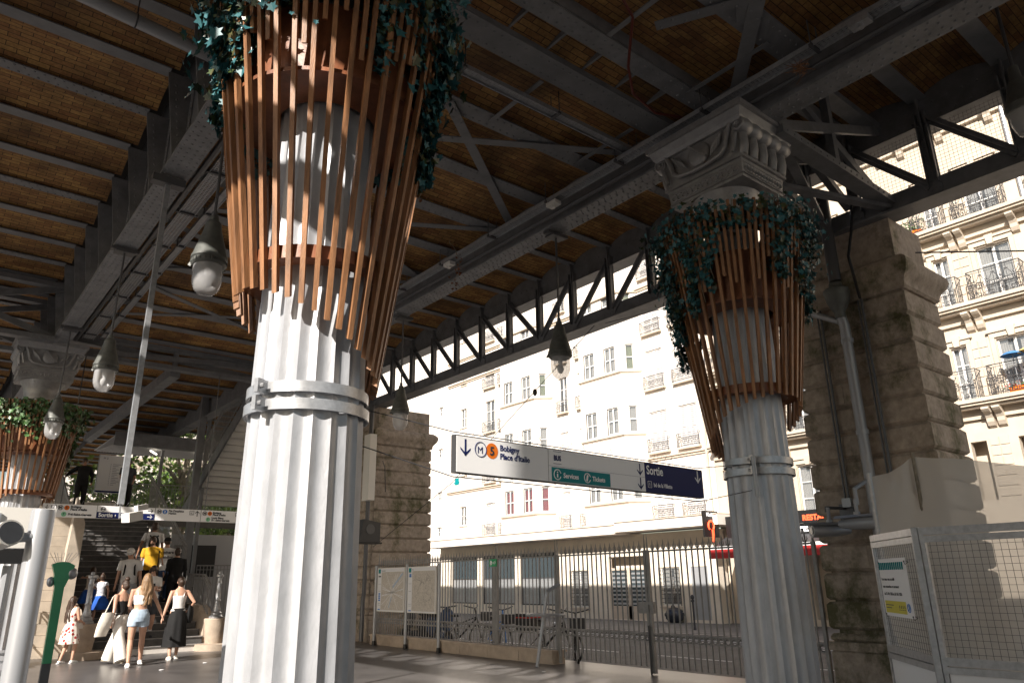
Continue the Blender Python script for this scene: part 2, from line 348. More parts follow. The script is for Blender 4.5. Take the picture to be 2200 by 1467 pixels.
# flat diagonal bracing of the middle bay
def strap(p, q, w_, z, riv=True):
    b = MB().bar((*p, z), (*q, z), w_, .014, (0, 0, 1))
    if riv:
        p, q = V((*p, z-.007)), V((*q, z-.007)); L = (q-p).length; d = (q-p)/L; sx = d.cross(V((0, 0, 1)))
        for k in range(int(L/.13)):
            if k*.13 < .5 or L-k*.13 < .5: b.rivet(p+d*(k*.13+.05)+sx*(w_*.25 if k % 2 else -w_*.25), (0, 0, -1))
    return b
ZB = ZM-.04
for p, q, w_ in [((4.2, 6.3), (7.0, 8.5), .13), ((4.3, 7.15), (6.95, 5.65), .13), ((5.6, 2.9), (6.95, 4.15), .16), ((4.4, 2.2), (5.9, 3.3), .15), ((5.2, 3.9), (5.7, 3.0), .13),
                 ((2.1, 8.6), (6.9, 11.2), .13), ((2.1, 11.2), (6.9, 8.6), .13), ((2.1, 11.4), (6.9, 14.), .13), ((2.1, 14.), (6.9, 11.4), .13), ((2.1, 6.2), (4.2, 7.5), .13), ((2.1, 14.2), (6.9, 17.), .13), ((2.1, 17.), (6.9, 14.2), .13)]:
    strap(p, q, w_, ZB-.006*(random.random()*3)).build('diagonal_brace', 'paint', via)
for x, a, c in [(4.83, 5.3, 6.3), (6.38, 5.3, 6.3), (6.36, 3.3, 4.4), (4.9, 3.3, 4.3), (3.3, 5.3, 6.3)]:
    strap((x, a), (x, c), .06, ZB-.02, False).build('tie_bar', 'paint', via)
# main plate girders on the iron columns
def girder(x0, x1, z0, side):
    b = MB(); xc = (x0+x1)/2
    for k in range(6):                                   # flange plates, butted, alternately thicker
        y0 = -9+7*k; y1 = y0+7
        b.box((x0, y0+.004, z0-(.02 if k % 2 else .0)), (x1, y1-.004, z0+.03))
    b.box((xc-.015, -9, z0+.03), (xc+.015, 34, ZC+.49))
    y = 1.0
    while y < 20:
        k = int((y+9)//7); zz = z0-(.02 if k % 2 else 0)
        for u in (.12, .36, .64, .88): b.rivet((x0+(x1-x0)*u, y+(.05 if u in (.36, .64) else 0), zz), (0, 0, -1), .015)
        y += .115
    return b
g1 = girder(1.75, 2.09, 6.6, -1).build('main_girder', 'girder', via)
g2 = girder(6.80, 7.14, 6.6, -1).build('main_girder', 'girder', via)
for y in yl[5:26]:                                       # tapering web stiffeners under each joist
    b = MB().prism([(1.58, y-.01, ZC), (1.905, y-.01, ZC), (1.905, y-.01, 6.64), (1.76, y-.01, 6.64)], (0, .02, 0))
    b.box((1.885, y-.13, 6.7), (1.9, y+.13, ZC))
    if y < 16:
        for k in range(11):
            z = 6.75+.1*k
            b.rivet((1.885, y-.09, z), (-1, 0, 0), .013); b.rivet((1.885, y+.09, z), (-1, 0, 0), .013); b.rivet((1.82-.014*k, y-.01, z), (0, -1, 0), .012)
    b.build('stiffener', 'girder', via)
# open lattice trusses along both sides
def truss(X, s):
    r = MB()
    r.box((X, -9, 7.42), (X+.03*s if s > 0 else X-.03, 34, ZC+.48)); r.v = [V((v.x, v.y, v.z)) for v in r.v]
    r.box((min(X-.06*s, X+.3*s), -9, 7.40), (max(X-.06*s, X+.3*s), 34, 7.418))
    if s > 0:
        y = 1.
        while y < 18.5: r.rivet((X, y, 7.50), (-1, 0, 0), .016); r.rivet((X, y+.08, 7.72), (-1, 0, 0), .016); y += .19
    r.build('top_chord', 'truss', via)
    r = MB().box((min(X, X+.03*s), -9, 6.34), (max(X, X+.03*s), 34, 6.60)).box((min(X-.1*s, X+.3*s), -9, 6.31), (max(X-.1*s, X+.3*s), 34, 6.337))
    r.build('bottom_chord', 'truss', via)
    ys = yr[2:] if s > 0 else [y for y in yr[2:]]
    for i, y in enumerate(ys):
        if y > 24 and s > 0: break
        b = MB().prism([(X-.10*s, y-.012, ZC), (X, y-.012, ZC), (X, y-.012, 6.6), (X-.02*s, y-.012, 6.6)], (0, .024, 0))
        b.box((min(X, X-.02*s), y-.085, 6.36), (max(X, X-.02*s), y+.085, 7.6)).box((min(X-.09*s, X-.02*s), y-.075, 6.5), (max(X-.09*s, X-.02*s), y-.06, 7.6)).box((min(X-.09*s, X-.02*s), y+.06, 6.5), (max(X-.09*s, X-.02*s), y+.075, 7.6))
        if s > 0 and y < 18:
            for k in range(9): b.rivet((X-.021, y-.045, 6.42+.13*k), (-1, 0, 0), .013); b.rivet((X-.021, y+.045, 6.42+.13*k), (-1, 0, 0), .013)
        b.build('truss_post', 'truss', via)
        if i+1 < len(ys):
            y2 = ys[i+1]; up_first = (y2 <= 11.4 and y >= 4.9)
            p, q = ((y+.06, 7.5), (y2-.06, 6.48)) if up_first else ((y+.06, 6.48), (y2-.06, 7.5))
            if y < 4.8 and y2 > 4.8: continue
            b = MB().bar((X-.02*s, p[0], p[1]), (X-.02*s, q[0], q[1]), .04, .12, (0, 1, 0.001)).bar((X-.07*s, p[0], p[1]), (X-.07*s, q[0], q[1]), .06, .02, (0, 1, .001))
            b.build('truss_diagonal', 'truss', via)
truss(10.0, 1); truss(-1.9, -1)
# cross frame between the second column and the stone pier, and above the column rows
def xframe(xa, xb, y, zt, zb, nm='cross_frame'):
    b = MB().bar((xa, y, zb), (xb, y, zb), .22, .1).bar((xa, y, zt), (xb, y, zt), .22, .1).bar((xa, y-.05, zb+.06), (xb, y-.05, zt-.06), .05, .13, (0, 0, 1)).bar((xa, y+.05, zt-.06), (xb, y+.05, zb+.06), .05, .13, (0, 0, 1))
    xm = (xa+xb)/2; b.bar((xm, y, zb), (xm, y, zt), .1, .1, (0, 1, 0))
    for k in range(int((xb-xa)/.15)): b.rivet((xa+.1+.15*k, y-.11, zb), (0, -1, 0), .014)
    return b.build(nm, 'truss', via)
xframe(7.16, 10.0, 4.75, 7.7, 6.5); xframe(7.16, 10.0, 3.8, 7.7, 6.5); xframe(2.1, 6.8, 18.6, 7.0, 6.55); xframe(-1.9, 1.75, 18.9, 7.7, 6.5); xframe(-1.9, 1.75, 17.6, 7.7, 6.5); xframe(7.16, 10.0, 18.9, 7.7, 6.5)
MB().bar((7.2, 3.8, 6.5), (10, 4.75, 6.5), .12, .06).bar((7.2, 4.75, 6.42), (10, 3.8, 6.42), .12, .06).bar((7.5, 4.2, 7.6), (9.9, 4.3, 6.6), .1, .1).build('cross_frame', 'truss', via)
MB().box((4.45, 19, 6.45), (4.7, 30, 6.7)).build('secondary_girder', 'girder', via)
MB().bar((4.55, 30, 6.5), (3.6, 30, 5.1), .12, .16, (0, 1, 0)).build('strut', 'paint', via)
# perforated cable trays, conduits
def tray(p, q, w_, z, nm, lab, grp='cable trays under the deck', sup=1.4):
    t = thing('cable_tray', lab, 'cable tray', (*p, z), group=grp); p, q = V((*p, z)), V((*q, z)); L = (q-p).length; d = (q-p)/L; s = d.cross(V((0, 0, 1)))
    b = MB().bar(p+s*w_/2, q+s*w_/2, .008, .06).bar(p-s*w_/2, q-s*w_/2, .008, .06)
    n = int(L/.05)
    for k in range(n): c = p+d*(k+.5)*L/n; b.bar(c-s*w_/2, c+s*w_/2, .026, .004)
    for u in (-.3, -.1, .1, .3): b.bar(p+s*w_*u+V((0, 0, -.003)), q+s*w_*u+V((0, 0, -.003)), .018, .003)
    b.build('tray', 'steel', t)
    b = MB().tube([p+s*w_*.2+V((0, 0, .02)), q+s*w_*.2+V((0, 0, .02))], .018, 6).tube([p-s*w_*.2+V((0, 0, .02)), q-s*w_*.2+V((0, 0, .02))], .014, 6)
    b.build('cable', 'black', t)
    k = 0
    while k*sup < L:
        c = p+d*(k*sup+.5)
        if k*sup+.5 < L: MB().bar(c-s*(w_*.7)+V((0, 0, -.02)), c+s*(w_*.7)+V((0, 0, -.02)), .04, .03).bar(c-s*w_*.6, c-s*w_*.6+V((0, 0, .3)), .012, .012, (1, 1, 0)).bar(c+s*w_*.6, c+s*w_*.6+V((0, 0, .3)), .012, .012, (1, 1, 0)).build('hanger', 'pipe', t)
        k += 1
tray((2.42, 4.5), (2.42, 18), .22, 6.78, 1, 'wide perforated cable tray running beside the girder of the left lamps')
tray((2.72, 4.5), (2.72, 18), .1, 6.86, 1, 'narrow cable tray beyond the wide one by the left girder')
tray((3.4, 5.60), (6.75, 5.58), .12, 6.93, 1, 'thin perforated cable tray crossing the middle bay between the girders')
tray((6.55, 1.0), (6.55, 18), .14, 6.80, 1, 'perforated cable tray along the girder above the ivy column on the right')
t = MB().tube([(-.9, 7.35, 7.32), (1.87, 7.62, 7.32)], .075, 14); o = t.build('drain_pipe', 'pole', smooth=True, label='thick grey drain pipe slung under the vault at top left', category='pipe')
MB().bar((.95, 7.52, 7.38), (.95, 7.52, 7.83), .012, .012).ring((.95, 7.53, 7.32), .08, .008, 'x', 14).build('pipe_hanger', 'iron', label='thin rod and clip holding up the drain pipe at top left', category='hanger')
MB().tube([(2.2, 1.0, 6.72), (2.2, 18, 6.72)], .045, 8).build('conduit', 'pipe', smooth=True, label='plain round conduit between girder and perforated tray at left', category='conduit')
MB().tube([(6.70, 1.0, 6.68), (6.70, 18, 6.68)], .035, 8).build('conduit', 'pipe', smooth=True, label='plain round conduit along the right hand girder', category='conduit')
pts = [(3.6, 4.9, 7.0), (4.2, 4.3, 6.86), (4.75, 4.3, 6.78), (5.0, 4.45, 6.84), (5.4, 4.6, 6.70), (5.9, 4.7, 6.66), (6.4, 4.8, 6.8), (6.8, 4.8, 7.0)]
pts = [(3.9, 3.5, 7.02), (4.4, 3.72, 6.93), (4.9, 3.95, 7.02), (5.25, 4.35, 6.83), (5.6, 4.6, 6.78), (6.1, 4.7, 6.80), (6.7, 4.65, 6.95)]
MB().tube(pts, .016, 6).build('hanging_cable', 'redcab', smooth=True, label='dark red cable sagging across the service channel overhead', category='cable')
# bracket boxes small fittings under the right girder
for i, (x, y, z) in enumerate([(6.52, 9.7, 6.72), (6.52, 7.0, 6.72), (6.5, 2.4, 6.74)]):
    MB().box((x-.05, y-.1, z-.03), (x+.07, y+.1, z+.03)).tube([(x, y, z-.03), (x, y, z-.07)], .035, 10).build('loudspeaker', 'plastic' if i < 2 else 'steel', label=['far small white fitting under the right girder', 'small white fitting under the right girder near the lamp', 'grey fitting on the girder above the ivy column'][i], category='fitting')

# ================================================================== IRON COLUMNS
def flute(k, n):
    return 1-.062*math.sin(PI*((k % 8)/8.))
def iron_column(loc, r, rz, label, detail=True, band=2.71):
    t = thing('iron_column', label, 'column', loc, rz)
    K = dict(parent=t, local=True)
    prof = [(r*1.06, .35), (r*1.05, 1.0), (r*1.02, 2.0), (r*.985, 3.0), (r*.94, 4.2), (r*.90, 5.35)]
    prof2 = []
    for (a, z0), (c, z1) in zip(prof[:-1], prof[1:]):
        for j in range(4): prof2.append((a+(c-a)*j/4, z0+(z1-z0)*j/4))
    prof2.append(prof[-1])
    MB().lathe(prof2, n=160, fn=flute).build('shaft', 'silver', smooth=True, **K)
    MB().box((-.55, -.55, 0), (.55, .55, .12)).lathe([(.50, .12), (.52, .17), (.47, .22), (.43, .25), (.45, .30), (.41, .35)], n=40).build('base', 'silver', smooth=True, **K)
    # band clamps
    for z, dr in ((band+.055, .012), (band-.055, .02)):
        rb = r*1.0+dr; b = MB(); n = 48
        vs = []; fs = []
        for k in range(n):
            a = 2*PI*k/n
            for rr, zz in ((rb, z-.034), (rb+.012, z-.034), (rb+.012, z+.034), (rb, z+.034)): vs.append((rr*math.cos(a), rr*math.sin(a), zz))
        for k in range(n):
            for j in range(4): fs.append((k*4+j, ((k+1) % n)*4+j, ((k+1) % n)*4+(j+1) % 4, k*4+(j+1) % 4))
        b.add(vs, fs); a = R(205)-rz
        ca, sa = math.cos(a), math.sin(a)
        b.bar((ca*(rb), sa*(rb), z), (ca*(rb+.09), sa*(rb+.09), z), .03, .085); b.tube([(ca*(rb+.06)+sa*.04, sa*(rb+.06)-ca*.04, z), (ca*(rb+.06)-sa*.04, sa*(rb+.06)+ca*.04, z)], .016, 8)
        b.build('band_clamp', 'steel', smooth=True, **K)
    # capital: necking, guilloche block, bolster rolls, volute faces, abacus
    q = MB().lathe([(r*.90, 5.35), (r*.95, 5.40), (r*.90, 5.45), (r*.95, 5.62), (r*1.15, 5.72), (r*1.2, 5.76)], n=48)
    cap = q.build('capital', 'silver2', smooth=True, **K)
    K2 = dict(parent=cap, local=True)
    hx, hy = .40, .50
    b = MB()
    def fr(z0, z1, ax, ay, bx, by): b.add([(sx*ax, sy*ay, z0) for sx, sy in ((-1, -1), (1, -1), (1, 1), (-1, 1))]+[(sx*bx, sy*by, z1) for sx, sy in ((-1, -1), (1, -1), (1, 1), (-1, 1))],
                                          [(3, 2, 1, 0), (4, 5, 6, 7), (0, 1, 5, 4), (1, 2, 6, 5), (2, 3, 7, 6), (3, 0, 4, 7)])
    fr(5.76, 5.98, hx, hy, hx+.02, hy+.02); fr(5.983, 6.02, hx+.05, hy+.05, hx+.05, hy+.05); fr(6.023, 6.40, hx+.02, hy+.0, hx+.06, hy+.06)
    fr(6.403, 6.44, hx+.10, hy+.10, hx+.13, hy+.13); fr(6.443, 6.53, hx+.13, hy+.13, hx+.16, hy+.16); fr(6.533, 6.6, hx+.19, hy+.19, hx+.19, hy+.19)
    b.build('abacus', 'silver2', **K2)
    # guilloche ornament
    b = MB()
    for k in range(13):
        u = (k-6)/6.; 
        for s in (-1, 1):
            b.ring((s*(hx+.018), u*(hy-.07), 5.87), .038, .009, 'x', 12); b.ring((u*(hx-.07), s*(hy+.018), 5.87), .034, .009, 'y', 12)
    for s in (-1, 1):
        for z in (5.80, 5.94): b.bar((s*(hx+.015), -hy, z), (s*(hx+.015), hy, z), .014, .012).bar((-hx, s*(hy+.015), z), (hx, s*(hy+.015), z), .014, .012)
    b.build('guilloche_band', 'silver2', smooth=True, **K2)
    # bolster rolls on the short faces
    for s in (-1, 1):
        b = MB(); yc = s*(hy+.06); zc = 6.36; pr = []
        L = 2*(hx+.08); nb = 5
        for k in range(nb*8+1):
            f = k/(nb*8); x = -L/2+L*f; ph = (f*nb) % 1; pr.append((x, .078+.024*math.sin(PI*ph)))
        vs = []; n = 16
        for x, rr in pr:
            for j in range(n): a = 2*PI*j/n; vs.append((x, yc+rr*math.cos(a), zc+rr*math.sin(a)))
        b.add(vs, [(i*n+j, i*n+(j+1) % n, (i+1)*n+(j+1) % n, (i+1)*n+j) for i in range(len(pr)-1) for j in range(n)]+[tuple(range(n)), tuple((len(pr)-1)*n+j for j in range(n))])
        b.build('bolster_roll', 'silver2', smooth=True, **K2)
        b = MB()
        for k in range(nb):
            x = -L/2+L*(k+.5)/nb; b.tube([(x, s*(hy+.045), 6.30), (x, s*(hy+.05), 6.14), (x, s*(hy+.03), 6.04), (x, s*(hy-.02), 6.0)], [.062, .066, .062, .03], 10, flat=.8)
        b.build('reeded_pad', 'silver2', smooth=True, **K2)
    # volute scrolls and medallion on the long faces
    for s in (-1, 1):
        X = s*(hx+.085); b = MB()
        for e in (-1, 1):
            yc, zc = e*(hy+.06), 6.36; pts = []
            for k in range(40):
                a = k/39*2.6*PI; rr = .085*(1-.8*k/39); pts.append((X, yc+e*rr*math.cos(PI/2+a)*-1, zc+rr*math.sin(PI/2+a)))
            b.tube(pts, .014, 5); b.ell((X, yc, zc), (.02, .02, .02))
            b.tube([(X, e*(hy+.06), 6.45), (X, e*(hy-.03), 6.43), (X, e*(hy-.09), 6.30), (X, e*(hy-.13), 6.15), (X, e*(hy-.2), 6.09), (X, e*.1, 6.06), (X, 0, 6.06)], [.02, .028, .03, .03, .028, .025, .025], 8)
            b.tube([(X, e*(hy+.02), 6.27), (X, e*(hy-.01), 6.14), (X, e*(hy-.04), 6.05)], .022, 6)
            for k in range(5):       # acanthus sprays
                b.tube([(X, e*(.17+.03*k), 6.14+.02*k), (X+s*.02, e*(.22+.03*k), 6.22+.03*k), (X, e*(.28+.02*k), 6.32+.015*k)], [.008, .02, .006], 6, flat=.6)
        b.build('volute', 'silver2', smooth=True, **K2)
        b = MB().ell((X-s*.02, 0, 6.25), (.055, .155, .15), 20, 12).bar((X+s*.03, -.13, 6.15), (X+s*.03, .10, 6.38), .02, .05, (1, 0, 0))
        for k in range(7): b.ell((X+s*.042, -.11+.033*k, 6.165+.033*k), .013, 6, 5)
        b.build('medallion', 'silver2', smooth=True, **K2)
    return t
COL1 = (1.92, 4.49); COL2 = (6.97, 4.43); COL3 = (1.80, 18.6)
col1 = iron_column((*COL1, 0), .365, R(90), 'big fluted silver column in the foreground with steel bands, lower half sunlit', band=2.59)
col2 = iron_column((*COL2, 0), .335, 0, 'fluted silver column on the right with scrolled capital, in shade', band=2.58)
col3 = iron_column((*COL3, 0), .36, R(90), 'far fluted column at the left edge with medallion capital')
# ================================================================== SLATTED PLANTERS
def planter(c, ztop, zb, lab, n=38, grp='slatted wooden planters round the columns', rbase=3.42, r0=.515, k=.15, seed=1, upper=True):
    rnd = random.Random(seed)
    t = thing('slatted_planter', lab, 'planter', (*c, 0), group=grp); K = dict(parent=t, local=True)
    RR = lambda z: r0+k*(z-rbase)
    def slat(a, z0, z1, off=0., w_=.032, d=.034):
        ca, sa = math.cos(a), math.sin(a); T = (-sa, ca)
        vs = []
        for z in (z0, z1):
            for du, dr in ((-w_/2, off), (w_/2, off), (w_/2, off+d), (-w_/2, off+d)):
                rr = RR(z)+dr; vs.append((ca*rr+T[0]*du, sa*rr+T[1]*du, z+(0 if z == z1 else -.02*(dr-off)/d)))
        return MB().add(vs, [(3, 2, 1, 0), (4, 5, 6, 7), (0, 1, 5, 4), (1, 2, 6, 5), (2, 3, 7, 6), (3, 0, 4, 7)]).build('slat', 'wood', **K)
    for i in range(n):
        a = 2*PI*i/n; slat(a, zb(a)+rnd.uniform(-.01, .01), ztop+rnd.uniform(-.03, .05))
    if upper:
        for i in range(n):
            a = 2*PI*(i+.5)/n; slat(a, ztop-.50-.42*(.5+.5*math.sin(i*2.4))+rnd.uniform(-.05, .05), ztop+rnd.uniform(-.02, .04), -.004)
    def ringp(z, ri, ro, h, nm='ring', m='wood2'):
        b = MB(); N = 48; vs = []
        for j in range(N):
            a = 2*PI*j/N
            for rr, zz in ((ri, z), (ro, z), (ro, z+h), (ri, z+h)): vs.append((rr*math.cos(a), rr*math.sin(a), zz))
        fs = [(j*4+q, ((j+1) % N)*4+q, ((j+1) % N)*4+(q+1) % 4, j*4+(q+1) % 4) for j in range(N) for q in range(4)]
        return b.add(vs, fs).build(nm, m, smooth=True, **K)
    ringp(rbase-.10, RR(rbase)-.13, RR(rbase-.06)-.006, .09)
    z0 = ztop-1.05
    ringp(z0, .36, RR(z0)-.008, .03); ringp(z0+.05, RR(z0)-.13, RR(z0)-.07, .55, 'planter_wall'); ringp(ztop-.12, .40, RR(ztop)-.02, .06, 'soil', 'soil')
    return t
a0 = math.atan2(-4.49, -1.92)             # azimuth that faces the camera from column 1
pl1 = planter(COL1, 5.75, lambda a: 3.18+.42*math.cos(a-(a0-R(75))) if False else 3.0+.30*math.cos(a-(a0-R(70))), 'large slatted wooden planter round the foreground column, ivy spilling over its left', seed=3, rbase=3.54, r0=.533)
a1 = math.atan2(-4.43, -6.97)
pl2 = planter(COL2, 5.34, lambda a: 3.02+.28*math.cos(a-(a1+R(40))), 'slatted wooden planter under the scrolled capital on the right, hung with ivy', seed=5, r0=.52)
pl3 = planter(COL3, 5.2, lambda a: 3.2+.2*math.cos(a+1.), 'slatted wooden planter on the far left column under green ivy', seed=8, r0=.58)
# ------------------------------------------------------------------ ivy
def leafshape(b, p, nrm, up, s):
    nrm = V(nrm).normalized(); up = V(up); x = up.cross(nrm)
    if x.length < 1e-3: x = nrm.orthogonal()
    x.normalize(); y = nrm.cross(x)
    P = [(0, -.9), (.35, -.45), (.85, -.35), (.5, 0), (.75, .5), (.25, .35), (0, .55), (-.25, .35), (-.75, .5), (-.5, 0), (-.85, -.35), (-.35, -.45)]
    vs = [p]+[p+x*u*s+y*v*s+nrm*(abs(u)*.25*s) for u, v in P]
    b.add(vs, [(0, i, i % 12+1) for i in range(1, 13)])
def ivy(c, lab, m, streams, crown, rz0, s=.045, seed=1, n_crown=1500, zt=5.75):
    rnd = random.Random(seed); t = thing('ivy_plant', lab, 'ivy', (*c, 5.3)); b = MB(); st = MB()
    c = V((*c, 0))
    for k in range(n_crown):
        for _ in range(20):
            a = rnd.uniform(0, 2*PI); dens = crown(a)
            if rnd.random() < dens: break
        rr = .83+rnd.gauss(0, .07)+.08*rnd.random(); z = zt+.03-abs(rnd.gauss(0, .22))*(.5+dens)
        nr = V((math.cos(a+rnd.gauss(0, .5)), math.sin(a+rnd.gauss(0, .5)), rnd.uniform(-.5, .7)))
        leafshape(b, c+V((rr*math.cos(a), rr*math.sin(a), z)), nr, (rnd.gauss(0, .3), rnd.gauss(0, .3), 1), s*rnd.uniform(.35, 1.3))
    for a, L, wd, n in streams:
        for j in range(3):
            pts = []; aa = a+rnd.gauss(0, wd*.5); 
            for i in range(9): f = i/8; z = zt-L*f*(1-.1*j); r_ = .82-.13*(L*f)*.8+.04*math.sin(i*2+j); aa += rnd.gauss(0, .02); pts.append(c+V((r_*math.cos(aa), r_*math.sin(aa), z)))
            st.tube(pts, .004, 4)
        for k in range(n):
            f = rnd.random()**.8; z = zt-L*f+rnd.gauss(0, .03); aw = a+rnd.gauss(0, wd*(1.05-.75*f))+.05*math.sin(f*9+a); r_ = .84-.125*(L*f)+rnd.gauss(0, .045)
            nr = V((math.cos(aw+rnd.gauss(0, .5)), math.sin(aw+rnd.gauss(0, .5)), rnd.uniform(-.2, .8)))
            leafshape(b, c+V((r_*math.cos(aw), r_*math.sin(aw), z)), nr, (rnd.gauss(0, .35), rnd.gauss(0, .35), 1), s*rnd.uniform(.3, 1.25))
    b.build('foliage', m, t); st.build('stem', 'bark', t)
A = lambda base, d: base+R(d)
ivy(COL1, 'dark blue green ivy crowning the foreground planter, leaves at left caught by sun', 'ivy',
    [(A(a0, -86), 1.15, .2, 900), (A(a0, -60), .95, .24, 1100), (A(a0, -30), .55, .25, 260), (A(a0, 25), .95, .10, 170), (A(a0, 5), .35, .15, 100), (A(a0, 70), 1.45, .16, 1000), (A(a0, 88), 1.4, .16, 1500), (A(a0, 50), .75, .12, 160), (A(a0, 130), 1.2, .3, 250), (A(a0, -130), 1.2, .3, 250)],
    lambda a: .55+.45*abs(math.sin(a-a0)), 0, .055, 11, 3000)
ivy(COL2, 'thick blue green ivy draping the left planter side by the scrolled capital', 'ivy',
    [(A(a1, -90), 1.6, .15, 1200), (A(a1, -66), 1.4, .13, 750), (A(a1, -38), 1.15, .10, 550), (A(a1, -20), .9, .09, 260), (A(a1, 40), .85, .16, 420), (A(a1, 66), 1.0, .09, 300), (A(a1, 88), 1.2, .12, 450), (A(a1, 5), .3, .3, 160), (A(a1, -125), 1.3, .25, 300), (A(a1, 130), 1.0, .3, 250)],
    lambda a: .12+.88*abs(math.sin(a-a1))**1.5, 0, .042, 12, 1300, zt=5.36)
ivy(COL3, 'green ivy on top of the far left planter', 'ivyg', [(-2.0, .5, .5, 350), (-1.0, .5, .4, 300), (-.1, 1.2, .2, 450), (-2.9, .5, .4, 300)], lambda a: .9, 0, .06, 13, 1800, zt=5.2)
# thin creeper hanging in the bay behind the foreground planter
def creeper(p, L, seed, lab):
    rnd = random.Random(seed); t = thing('hanging_creeper', lab, 'creeper', p); st = MB(); b = MB(); p = V(p); pts = [p]
    for i in range(12): pts.append(pts[-1]+V((rnd.gauss(0, .03), rnd.gauss(0, .03), -L/12)))
    st.tube(pts, .004, 4)
    for q in pts[3:]:
        for _ in range(3): leafshape(b, q+V((rnd.gauss(0, .03), rnd.gauss(0, .03), rnd.gauss(0, .03))), (rnd.gauss(0, 1), -1, rnd.random()), (0, 0, 1), .03)
    st.build('stem', 'bark', t); b.build('leaves', 'wood2', t)
creeper((4.3, 7.2, 7.0), .9, 4, 'dry red creeper dangling right of the foreground planter'); creeper((6.2, 9.2, 6.9), .9, 5, 'dry creeper dangling from the right hand girder')

# ================================================================== STONE PIERS
def stone_pier(name_lab, x0, y0, lx, ly):
    t = thing('stone_pier', name_lab, 'pier', (x0, y0, 0)); K = dict(parent=t, local=True)
    def rb(b, z0, z1, g, e=.035):
        """one rounded course"""
        pr = [(e, z0), (.0, z0+e), (.0, z1-e), (e, z1)]
        vs = []
        for o_, z in pr:
            a = -g+o_; vs += [(a, a, z), (lx-a, a, z), (lx-a, ly-a, z), (a, ly-a, z)]
        fs = [(3, 2, 1, 0), (12, 13, 14, 15)]
        for i in range(3):
            for j in range(4): fs.append((i*4+j, i*4+(j+1) % 4, (i+1)*4+(j+1) % 4, (i+1)*4+j))
        b.add(vs, fs)
    b = MB(); rb(b, 0, .55, .06, .02); b.box((-.08, -.08, .553), (lx+.08, ly+.08, .66)); rb(b, .662, .76, .05, .03); b.build('plinth', 'stone', **K)
    b = MB(); n = 12; z0, z1 = .80, 5.22; h = (z1-z0)/n
    b.box((.04, .04, .3), (lx-.04, ly-.04, 5.3))
    for k in range(n):
        g = .045-.05*k/n; za, zb_ = z0+h*k+.012, z0+h*(k+1)-.012
        xs = [-g, lx+g]; ys = [-g, ly*(.34 if k % 2 else .63), ly+g]
        ys = sorted(set(ys))
        for xa, xb in zip(xs[:-1], xs[1:]):
            for ya, yb in zip(ys[:-1], ys[1:]):
                rnd_ = random.uniform(-.006, .006); e = .035; vs = []
                for o_, zz in ((e, za), (0, za+e), (0, zb_-e), (e, zb_)):
                    a0_ = xa+(o_-rnd_ if xa == xs[0] else .0015); a1_ = xb-(o_-rnd_ if xb == xs[-1] else .0015); c0_ = ya+(o_-rnd_ if ya == ys[0] else .0015); c1_ = yb-(o_-rnd_ if yb == ys[-1] else .0015)
                    vs += [(a0_, c0_, zz), (a1_, c0_, zz), (a1_, c1_, zz), (a0_, c1_, zz)]
                b.add(vs, [(3, 2, 1, 0), (12, 13, 14, 15)]+[(i*4+j, i*4+(j+1) % 4, (i+1)*4+(j+1) % 4, (i+1)*4+j) for i in range(3) for j in range(4)])
    b.build('shaft', 'stone', **K)
    b = MB(); pr = [(.0, 5.22), (.03, 5.25), (.03, 5.31), (.06, 5.36), (.12, 5.43), (.155, 5.52), (.14, 5.60), (.08, 5.66), (.03, 5.69)]
    vs = []
    for g, z in pr: vs += [(-g, -g, z), (lx+g, -g, z), (lx+g, ly+g, z), (-g, ly+g, z)]
    b.add(vs, [(3, 2, 1, 0), (32, 33, 34, 35)]+[(i*4+j, i*4+(j+1) % 4, (i+1)*4+(j+1) % 4, (i+1)*4+j) for i in range(8) for j in range(4)])
    b.build('cornice', 'stone', smooth=True, **K)
    MB().box((.05, .05, 5.692), (lx-.05, ly-.05, 6.306)).build('cap_block', 'stone', **K)
    return t
pier1 = stone_pier('massive rusticated stone pier at right with mossy courses and pipes on its face', 10.0, 3.8, 1.08, 1.68)
pier2 = stone_pier('distant rusticated stone pier behind the map panels', 10.0, 18.4, 1.82, 1.98)
shade_pier = stone_pier('added stone pier out of view at left, there to cast shade', -3.7, 3.8, 1.7, 1.7)  # extra mirrored pier, unseen, added for the shade it throws
t = thing('shade_blocker', 'added unseen block behind the viewer shading the right column and foreground', 'building', (-4, -4, 0))  # unseen mass added to keep sun off the right column and near floor
MB().box((-4.6, -9, 0), (-3.35, .6, 8.25)).build('wall', 'stone2', t); MB().box((-3.345, -2.2, 0), (-3.30, -.9, 2.2)).build('door', 'dark', t)  # wall and door shapes of the added sun block

